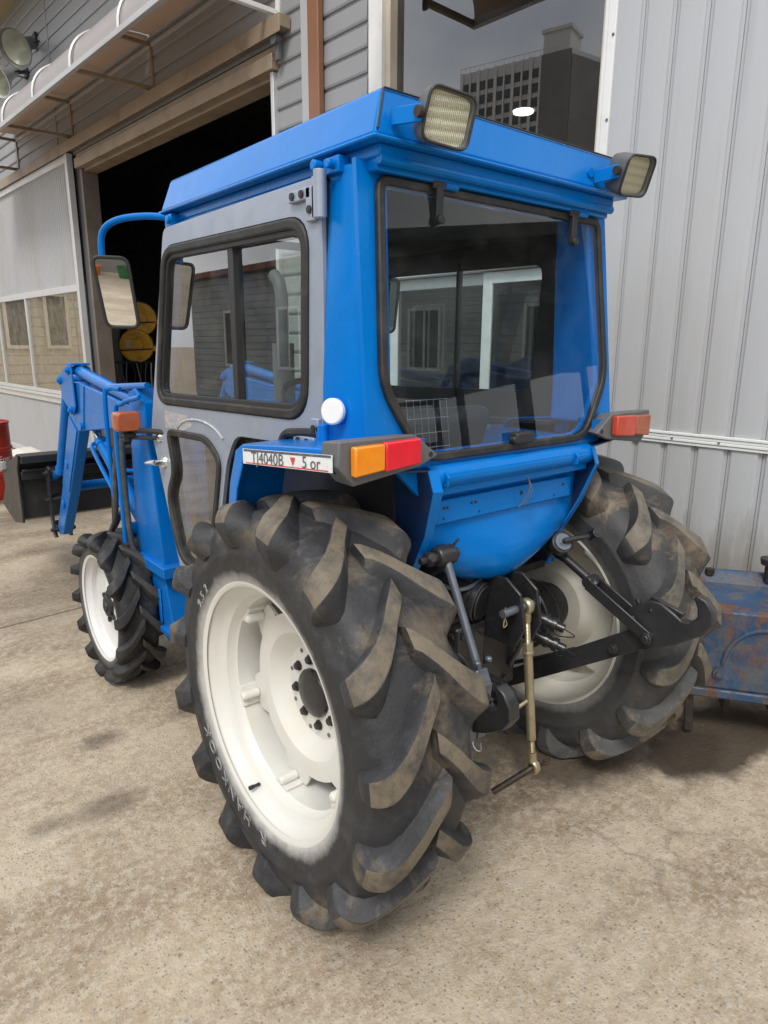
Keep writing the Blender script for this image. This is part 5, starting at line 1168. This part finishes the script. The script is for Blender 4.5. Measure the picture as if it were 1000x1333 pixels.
# floodlights on the wall
def flood(c, mnt, d, label, hooded):
    c, mnt, d = V(c), V(mnt), V(d).normalized(); x, y = frame_of(d)
    root = empty('floodlight', mnt, label, 'floodlight'); K = .86
    prof = [(-.30, .03), (-.29, .065), (-.20, .075), (-.15, .10), (-.05, .175), (.0, .21), (.006, .222), (.012, .222), (.012, .21), (-.05, .165)]
    b = bm_(); rg = [[b.verts.new(c+d*a+(x*math.cos(t)+y*math.sin(t))*r*K) for t in [i*2*math.pi/36 for i in range(36)]] for a, r in prof]
    for A, B in zip(rg, rg[1:]):
        for i in range(36): b.faces.new((A[i], A[(i+1) % 36], B[(i+1) % 36], B[i]))
    b.faces.new(rg[0])
    obj('lamp_housing', b, 'alu' if hooded else 'lampgrey', root)
    b = bm_(); cyl(b, c-d*.004, c+d*.004, .176, n=36); obj('lamp_glass', b, 'lampglass', root)
    b = bm_(); rg = [[b.verts.new(c+d*a+(x*math.cos(t)+y*math.sin(t))*r) for t in [i*2*math.pi/36 for i in range(36)]] for a, r in ((-.01, .17), (-.05, .132), (-.14, .072), (-.17, .025))]
    for A, B in zip(rg, rg[1:]):
        for i in range(36): b.faces.new((A[i], A[(i+1) % 36], B[(i+1) % 36], B[i]))
    b.faces.new(rg[-1]); obj('lamp_reflector', b, 'dish', root)
    b = bm_(); e = c-d*.22; beam(b, mnt, mnt.lerp(e, .55), .035, .03); tube(b, [e+x*.09, e+x*.10-d*.06, mnt.lerp(e, .55), e-x*.10-d*.06, e-x*.09], .010, 6); box(b, mnt, (.05, .12, .14)); obj('lamp_bracket', b, 'plastic', root)
    b = bm_(); tube(b, smoothpath([c-d*.29, c-d*.36+V((0, .05, -.05)), mnt+V((0, .0, -.09)), mnt+V((0, .1, -.2))], 5), .008, 6); obj('lamp_cable', b, 'plastic', root)
flood((.70, 7.26, 4.40), (1.02, 7.66, 4.66), (-.72, -.48, -.50), 'round floodlight on the wall above the awning, upper one with glass facing the yard', False)
flood((.64, 7.98, 4.28), (1.00, 8.06, 4.46), (-.80, -.35, -.55), 'round floodlight with white rim just above the awning edge, lower one', True)

# things inside the doorway
def reel(c, label):
    c = V(c); d = V((-.42, -.90, -.05)).normalized(); x, y = frame_of(d)
    root = empty('hose_reel', c, label, 'hose reel', 'hose reels inside the doorway')
    b = bm_(); rg = [[b.verts.new(c+d*a+(x*math.cos(t)+y*math.sin(t))*r) for t in [i*2*math.pi/40 for i in range(40)]] for a, r in ((-.10, .20), (-.10, .225), (.04, .225), (.055, .215), (.058, .15), (.05, .10), (.066, .09), (.07, .0005))]
    for A, B in zip(rg, rg[1:]):
        for i in range(40): b.faces.new((A[i], A[(i+1) % 40], B[(i+1) % 40], B[i]))
    obj('reel_drum', b, 'yellow', root)
    b = bm_(); e = x if x.x > 0 else -x; p = c+e*.20-V((0, 0, .03)); beam(b, p, p+e*.12-V((0, 0, .02)), .06, .07); obj('hose_guide', b, 'yellow', root, bevel=.01)
    b = bm_(); q = c+d*.062; box(b, q+e*-.08+V((0, 0, .03)), (.11, .01, .10), Matrix((e, d, V((0, 0, 1)))).transposed()); obj('reel_label', b, 'sheetw', root)
    b = bm_(); tube(b, [q+e*-.22-V((0, 0, .06)), q+d*.02-V((0, 0, .05)), p+d*.05-V((0, 0, .01))], .010, 6); obj('reel_hose', b, 'hose', root)
    b = bm_(); box(b, c-d*.14, (.06, .06, .5)); obj('reel_bracket', b, 'dark', root)
    return p+e*.12
p = reel((2.067, 8.214, 1.383), 'yellow hose reel hanging lower in the doorway, below the one behind the mirror')
p2 = reel((2.129, 8.186, 1.741), 'yellow hose reel partly hidden behind the tractor side mirror')
b = bm_(); tube(b, smoothpath([p2, p2+V((.12, 0, -.12)), p2+V((.22, 0, -.45)), p2+V((.25, 0, -.95))], 6), .008, 6); tag(obj('air_hose', b, 'orange'), 'thin orange air hose hanging from the yellow reels', 'hose')
b = bm_(); box(b, (1.66, 8.62, .95), (.50, .5, 2.0)); cab = obj('metal_cabinet', b, 'dimgrey', bevel=.01); tag(cab, 'dim grey metal cabinet just inside the doorway', 'cabinet')
b = bm_(); box(b, (1.60, 8.365, 1.30), (.05, .012, .10)); tag(obj('wall_switch', b, 'sheetw', bevel=.003), 'small pale switch on the grey cabinet inside the doorway', 'switch')
b = bm_(); box(b, (1.94, 8.50, 1.68), (.09, .06, .30)); tag(obj('plastic_bottle', b, 'green', bevel=.02), 'green plastic container behind the yellow hose reels', 'container')
# hanging tools under the reels
rr0 = random.Random(4)
tools = empty('tool_rack', (1.98, 8.15, .2), 'rack of hanging cables and hand tools below the yellow reels', 'tool rack')
b = bm_(); beam(b, (1.70, 8.22, 1.16), (2.35, 8.15, 1.16), .03, .03); beam(b, (1.72, 8.24, .0), (1.72, 8.24, 1.16), .03, .03, (0, 1, 0)); beam(b, (2.33, 8.17, .0), (2.33, 8.17, 1.16), .03, .03, (0, 1, 0)); obj('rack_frame', b, 'plastic', tools)
for k in range(9):
    x = 1.74+k*.068; b = bm_(); L_ = rr0.uniform(.25, .55); m = rr0.choice(['steel', 'plastic', 'lampgrey', 'hose', 'sheetw'])
    tube(b, smoothpath([(x, 8.12, 1.15), (x+rr0.uniform(-.05, .05), 8.09, 1.15-L_*.5), (x+rr0.uniform(-.03, .03), 8.10, 1.15-L_)], 4), .010, 6)
    if k % 3 == 0: box(b, (x, 8.10, 1.13-L_), (.05, .02, .07))
    obj('hanging_tool', b, m, tools)
b = bm_(); cyl(b, (3.62, 2.86, 3.36), (3.62, 2.86, 3.372), .085, n=32); cl_ = obj('ceiling_lamp', b, 'lamplit'); tag(cl_, 'round lit ceiling lamp seen through the big window', 'ceiling lamp')
b = bm_(); cyl(b, (3.62, 2.86, 3.3725), (3.62, 2.86, 3.42), .10, n=32); obj('lamp_base', b, 'alu', cl_)
b = bm_(); cyl(b, (3.62, 2.86, 3.42), (3.62, 2.86, 5.5), .01, n=8); obj('lamp_rod', b, 'dark', cl_)

# oil drum with white lettering, clutter beside it
c = V((-.300, 6.20, gz(6.2))); rr_d = .29
b = bm_(); prof = [(0.0, .285), (.01, .292), (.03, .292), (.035, rr_d), (.235, rr_d), (.245, .300), (.265, .300), (.275, rr_d), (.475, rr_d), (.485, .300), (.505, .300), (.515, rr_d), (.725, rr_d), (.73, .296), (.75, .296), (.752, .286), (.735, .282), (.735, .0005)]
lathe(b, prof, c=c, axis='z', n=56); dr_ = obj('oil_drum', b, 'red'); tag(dr_, 'red steel oil drum with white lettering by the left edge', 'drum')
def df(x, y, z):
    a = R(-49)+x/rr_d; return c+V(((rr_d+.0012)*math.cos(a), (rr_d+.0012)*math.sin(a), .40+y))
obj('drum_lettering', text_mesh('Ener', .085, fn=df, align='CENTER'), 'letter', dr_, smooth=0)
b = bm_(); box(b, c+V((-.02, .0, .775)), (.34, .30, .075)); cyl(b, c+V((.12, -.1, .735)), c+V((.12, -.1, .77)), .03, n=12); tag(obj('oil_tray', b, 'plastic', bevel=.02), 'black tray lying on top of the red drum', 'tray')
c2 = V((-.50, 5.75, gz(5.6)))
b = bm_(); lathe(b, [(0, .12), (.0, .155), (.22, .17), (.225, .175), (.235, .175), (.235, .16), (.02, .145)], c=c2, axis='z', n=32); tag(obj('plastic_pail', b, 'green'), 'dark green pail on the ground before the red drum', 'pail')
b = bm_(); cs = [(-.18, 0), (-.2, .16), (-.12, .24), (.10, .25), (.20, .14), (.19, 0)]
prism(b, [(.46+x, 7.55, gz(7.5)+.02+z) for x, z in cs], (0, .45, 0)); tag(obj('white_sack', b, 'sheetw', bevel=.05, seg=3), 'crumpled off white sack lying by the wall behind the bucket', 'sack')
b = bm_(); box(b, (.12, 7.3, gz(7.3)+.10), (.42, .5, .16)); box(b, (.12, 7.3, gz(7.3)+.20), (.36, .44, .05)); tag(obj('scrap_box', b, 'plastic', bevel=.02), 'black crate on the ground between red drum and white sack', 'crate')

# rusty blue implement beside the wall
ex = V((.567, -.824, 0)).normalized(); ey = V((.824, .567, 0)).normalized()     # along its face, into it
IO = V((.945, -.395, 0))
def IP(u, v, z): return IO+ex*u+ey*v+V((0, 0, z))
IM = Matrix((ex, ey, V((0, 0, 1)))).transposed()
def ibox(b, u0, u1, v0, v1, z0, z1): box(b, IP((u0+u1)/2, (v0+v1)/2, (z0+z1)/2), (u1-u0, v1-v0, z1-z0), IM)
IMPL = empty('tiller', IP(.3, .15, 0), 'rusty blue tiller implement standing between wall and right rear wheel', 'tiller')
b = bm_(); prism(b, [IP(-.16, 0, .20), IP(-.16, 0, .47), IP(-.10, 0, .50), IP(.62, 0, .50), IP(.62, 0, .20)], ey*.02); obj('side_plate', b, 'rust', IMPL, bevel=.006)
b = bm_(); prism(b, [IP(-.16, .0, .475), IP(-.16, .02, .50), IP(-.16, .28, .515), IP(-.16, .33, .555), IP(-.16, .345, .555), IP(-.16, .30, .495), IP(-.16, .02, .478)], ex*.80); obj('top_hood', b, 'rust', IMPL, bevel=.004)
b = bm_(); ibox(b, -.17, .64, -.012, .03, .165, .20); obj('skid', b, 'rust', IMPL, bevel=.006)
b = bm_(); tube(b, [IP(.17-.13*math.cos(t), -.002, .30+.145*math.sin(t)) for t in [i*math.pi/12 for i in range(13)]], .008, 8); obj('weld_arc', b, 'rust', IMPL)
b = bm_(); cyl(b, IP(.03, -.002, .265), IP(.03, -.012, .265), .020, n=20); cyl(b, IP(.03, -.012, .265), IP(.03, -.022, .265), .012, n=6); obj('side_bolt', b, 'rust', IMPL); b = bm_(); cyl(b, IP(-.05, -.002, .38), IP(-.05, -.01, .38), .010, n=10); obj('side_bolt', b, 'rust', IMPL)
b = bm_(); beam(b, IP(-.055, .03, .19), IP(-.045, .005, .015), .012, .030, ex); obj('parking_leg', b, 'rustpin', IMPL, bevel=.003)
b = bm_(); cyl(b, IP(.23, .30, .53), IP(.23, .30, .60), .020, n=18); cyl(b, IP(.23, .30, .60), IP(.23, .30, .625), .036, .040, 12); obj('filler_plug', b, 'rustpin', IMPL); b = bm_(); cyl(b, IP(.02, .31, .54), IP(.02, .31, .562), .018, n=8); obj('grease_cap', b, 'rustpin', IMPL)
b = bm_(); ibox(b, -.15, .62, .10, .30, .20, .45); obj('rotor_cover', b, 'rust', IMPL)
for k in range(4): b = bm_(); ibox(b, -.08+.17*k, -.06+.17*k, .12, .26, .05, .20); obj('tine', b, 'rustpin', IMPL)
b = bm_(); box(b, (1.26, -.62, .06), (.22, .14, .10), Matrix.Rotation(.4, 3, 'Z')); tag(obj('wood_block', b, 'sheetw', bevel=.01), 'pale wooden block on the ground under the rusty implement', 'block')

# ------------------------------------------------------------------ what the glass and mirrors show: buildings across the yard
OB = empty('warehouse', (-8.8, 8, 0), 'long dark sided warehouse with red roof mirrored in the cab glass', 'building')
b = bm_(); box2(b, (-14.0, -2, -.6), (-8.52, 18.6, 3.25)); obj('wall', b, 'towerd', OB)
for k in range(19):
    b = bm_(); z = -.1+k*.172; pr = [(0, 0), (.03, .005), (.022, .165), (0, .172)]
    A = [b.verts.new((-8.52+n, -2, z+h)) for n, h in pr]; B = [b.verts.new((-8.52+n, 18.6, z+h)) for n, h in pr]
    for i in range(4): b.faces.new((A[i], A[(i+1) % 4], B[(i+1) % 4], B[i]))
    b.faces.new(A); b.faces.new(B[::-1]); obj('siding_board', b, 'oppside', OB, smooth=0)
b = bm_(); prism(b, [(-8.25, -2.3, 3.20), (-8.25, -2.3, 3.34), (-11.2, -2.3, 3.62), (-14.3, -2.3, 3.34), (-14.3, -2.3, 3.20)], (0, 21.2, 0)); obj('roof', b, 'redroof', OB)
for y in (3.0, 6.2, 9.6, 12.6, 15.4):
    b = bm_()
    for (lo_, hi_) in (((-8.50, y, .8), (-8.44, y+.07, 2.3)), ((-8.50, y+.98, .8), (-8.44, y+1.05, 2.3)), ((-8.50, y+.07, .8), (-8.445, y+.98, .87)), ((-8.50, y+.07, 2.23), (-8.445, y+.98, 2.3)), ((-8.50, y+.49, .87), (-8.45, y+.55, 2.23))): box2(b, lo_, hi_)
    f = obj('window', b, 'wframe', OB)
    b = bm_(); box2(b, (-8.495, y+.07, .87), (-8.47, y+.98, 2.23)); obj('pane', b, 'towerg', f)
def mirp(v): return V(v)-2*(V(v).dot(wn)-WD)*wn
# apartment tower far behind the yard
Cm = mirp(CAM)
def tp(head, dist): a = R(head); return V((Cm.x+math.sin(a)*dist, Cm.y+math.cos(a)*dist, 0))
q0, q1 = tp(-52.05, 178), tp(-60.1, 166.5); q2 = tp(-62.9, 176); HT = 1.4+61
TW = empty('apartment_tower', (q0+q1)/2, 'tall apartment tower mirrored in the big workshop window', 'tower')
ax = (q1-q0).normalized(); Lw = (q1-q0).length; nrm = V((ax.y, -ax.x, 0)); nrm = nrm if nrm.dot(Cm-q0) > 0 else -nrm
bk_ = (q2-q1)
b = bm_(); prism(b, [q0, q1, q2, q0+bk_], (0, 0, HT)); tw = obj('tower_wall', b, 'towerw', TW)
b = bm_(); cc = q1-ax*1.2; prism(b, [cc-ax*6-nrm*1.5, cc-nrm*1.5, cc-nrm*8, cc-ax*6-nrm*8], (0, 0, HT+4.6)); prism(b, [cc-ax*6.4-nrm*1.1+V((0, 0, HT+4.6)), cc+ax*.4-nrm*1.1+V((0, 0, HT+4.6)), cc+ax*.4-nrm*8.4+V((0, 0, HT+4.6)), cc-ax*6.4-nrm*8.4+V((0, 0, HT+4.6))], (0, 0, .7)); obj('stair_core', b, 'towerw', TW)
b = bm_(); d2 = bk_.normalized(); n2 = V((d2.y, -d2.x, 0)); n2 = n2 if n2.dot(Cm-q1) > 0 else -n2; prism(b, [q1+n2*.15, q2+n2*.15, q2+n2*.02, q1+n2*.02], (0, 0, HT-1)); prism(b, [q1-ax*6.5+nrm*.25, q1+nrm*.25, q1+nrm*.02, q1-ax*6.5+nrm*.02], (0, 0, HT)); obj('gable_painted_shade', b, 'towerd', TW)  # dark sheets put the shade of the tower's side into its colour
RT = Matrix((ax, nrm, V((0, 0, 1)))).transposed()
me = None
nbay = 9; usable = Lw-7.5; bw = usable/nbay
b = bm_(); box(b, (0, 0, 0), (bw*.72, .3, 1.75), RT); wme = obj('window', b, 'towerg', TW).data
first = [o for o in TW.children if o.name.startswith('window')][0]
cnt = 0
for f in range(21):
    for k in range(nbay):
        if cnt == 0: o = first
        else: o = bpy.data.objects.new('window', wme); S.collection.objects.link(o); attach(o, TW)
        o.location = q0+ax*(.6+bw*(k+.5))+nrm*.08+V((0, 0, 2.2+f*2.85)); cnt += 1
b = bm_()
for k in range(nbay+1): box(b, q0+ax*(.6+bw*k)+nrm*.25+V((0, 0, HT/2)), (.35 if k % 2 else .7, .5, HT), RT)
obj('fin', b, 'towerw', TW)
b = bm_()
for k in range(22): box(b, q0+ax*(k*Lw/22)+nrm*-.2+V((0, 0, HT+.55)), (.08, .08, 1.1), RT)
box(b, (q0+q1)/2+V((0, 0, HT+1.1)), (Lw, .1, .1), RT); obj('roof_railing', b, 'towerw', TW)

# open shed behind the camera, mirrored in the rear glass
SH = empty('open_shed', (8, -12, 0), 'open steel shed with dark roof mirrored in the rear cab glass', 'shed')
b = bm_(); prism(b, [(1.2, -5.2, 3.35), (1.2, -5.2, 3.5), (9, -5.2, 4.6), (18, -5.2, 3.5), (18, -5.2, 3.35), (9, -5.2, 4.4)], (0, -14, 0)); obj('roof', b, 'towerd', SH)
for x in (1.4, 6.5, 12, 17.8):
    for y in (-5.4, -12, -19):
        b = bm_(); box2(b, (x-.08, y-.08, 0), (x+.08, y+.08, 3.4)); obj('post', b, 'lampgrey', SH)
for y in (-5.4, -12, -19): b = bm_(); box2(b, (1.3, y-.06, 3.2), (17.9, y+.06, 3.36)); obj('roof_beam', b, 'lampgrey', SH)
b = bm_(); box2(b, (1.3, -19.3, -.1), (18, -19.15, 1.7)); obj('back_wall', b, 'oppside', SH)
# things along the far side of the yard that the side mirror shows
b = bm_(); box2(b, (-8.3, -7.9, -.1), (-1.4, -7.6, 2.3)); yw = obj('yard_wall', b, 'siding'); tag(yw, 'plain grey yard wall behind the camera, mirrored in the side mirror', 'wall')

# sided house at the far end of the yard, mirrored in the sliding door's panes
HO = empty('house', (-4.5, 26, 0), 'tan sided house at the far end of the yard mirrored in the sliding door panes', 'building')
b = bm_(); box2(b, (-8.0, 26, -.6), (-1.5, 32, 6.0)); obj('wall', b, 'jamb', HO)
M['tanside'] = pm('tan_siding', (.50, .44, .34), .55, 0, .1, .8, 0, 0, (.2, .16, .11), .4, 1, 0, .1, .15)
for k in range(19):
    b = bm_(); z = -.4+k*.34; pr = [(0, 0), (.03, .01), (.02, .33), (0, .34)]
    A = [b.verts.new((-8.05, 26-n, z+h)) for n, h in pr]; B = [b.verts.new((-1.45, 26-n, z+h)) for n, h in pr]
    for i in range(4): b.faces.new((A[i], A[(i+1) % 4], B[(i+1) % 4], B[i]))
    b.faces.new(A); b.faces.new(B[::-1]); obj('siding_board', b, 'tanside', HO, smooth=0)
b = bm_(); prism(b, [(-8.6, 25.5, 6.0), (-8.6, 25.5, 6.2), (-4.75, 25.5, 7.6), (-.9, 25.5, 6.2), (-.9, 25.5, 6.0)], (0, 7, 0)); obj('roof', b, 'redroof', HO)
for x in (-6.6, -5.2, -3.2):
    b = bm_()
    for lo_, hi_ in (((x, 25.9, 1.2), (x+.12, 25.96, 3.2)), ((x+.78, 25.9, 1.2), (x+.9, 25.96, 3.2)), ((x+.12, 25.9, 1.2), (x+.78, 25.955, 1.32)), ((x+.12, 25.9, 3.08), (x+.78, 25.955, 3.2))): box2(b, lo_, hi_)
    f = obj('window', b, 'cream', HO); b = bm_(); box2(b, (x+.12, 25.93, 1.32), (x+.78, 25.95, 3.08)); obj('pane', b, 'towerg', f)

for x, m_, lb, sc in ((-4.9, 'sheetw', 'white plastic tub by the yard wall, leftmost of three mirrored in the side mirror', .5), (-4.25, 'orange', 'orange plastic tub between a white and a green one by the yard wall', .42), (-3.75, 'green', 'green plastic tub by the yard wall, beside the orange one', .5)):
    b = bm_(); lathe(b, [(0, .16*sc), (0, .20*sc), (.30*sc, .26*sc), (.31*sc, .275*sc), (.33*sc, .275*sc), (.33*sc, .25*sc), (.03, .19*sc), (.03, .0005)], c=(x, -7.3, 0), axis='z', n=28); tag(obj('plastic_tub', b, m_), lb, 'tub', 'tubs along the yard wall')
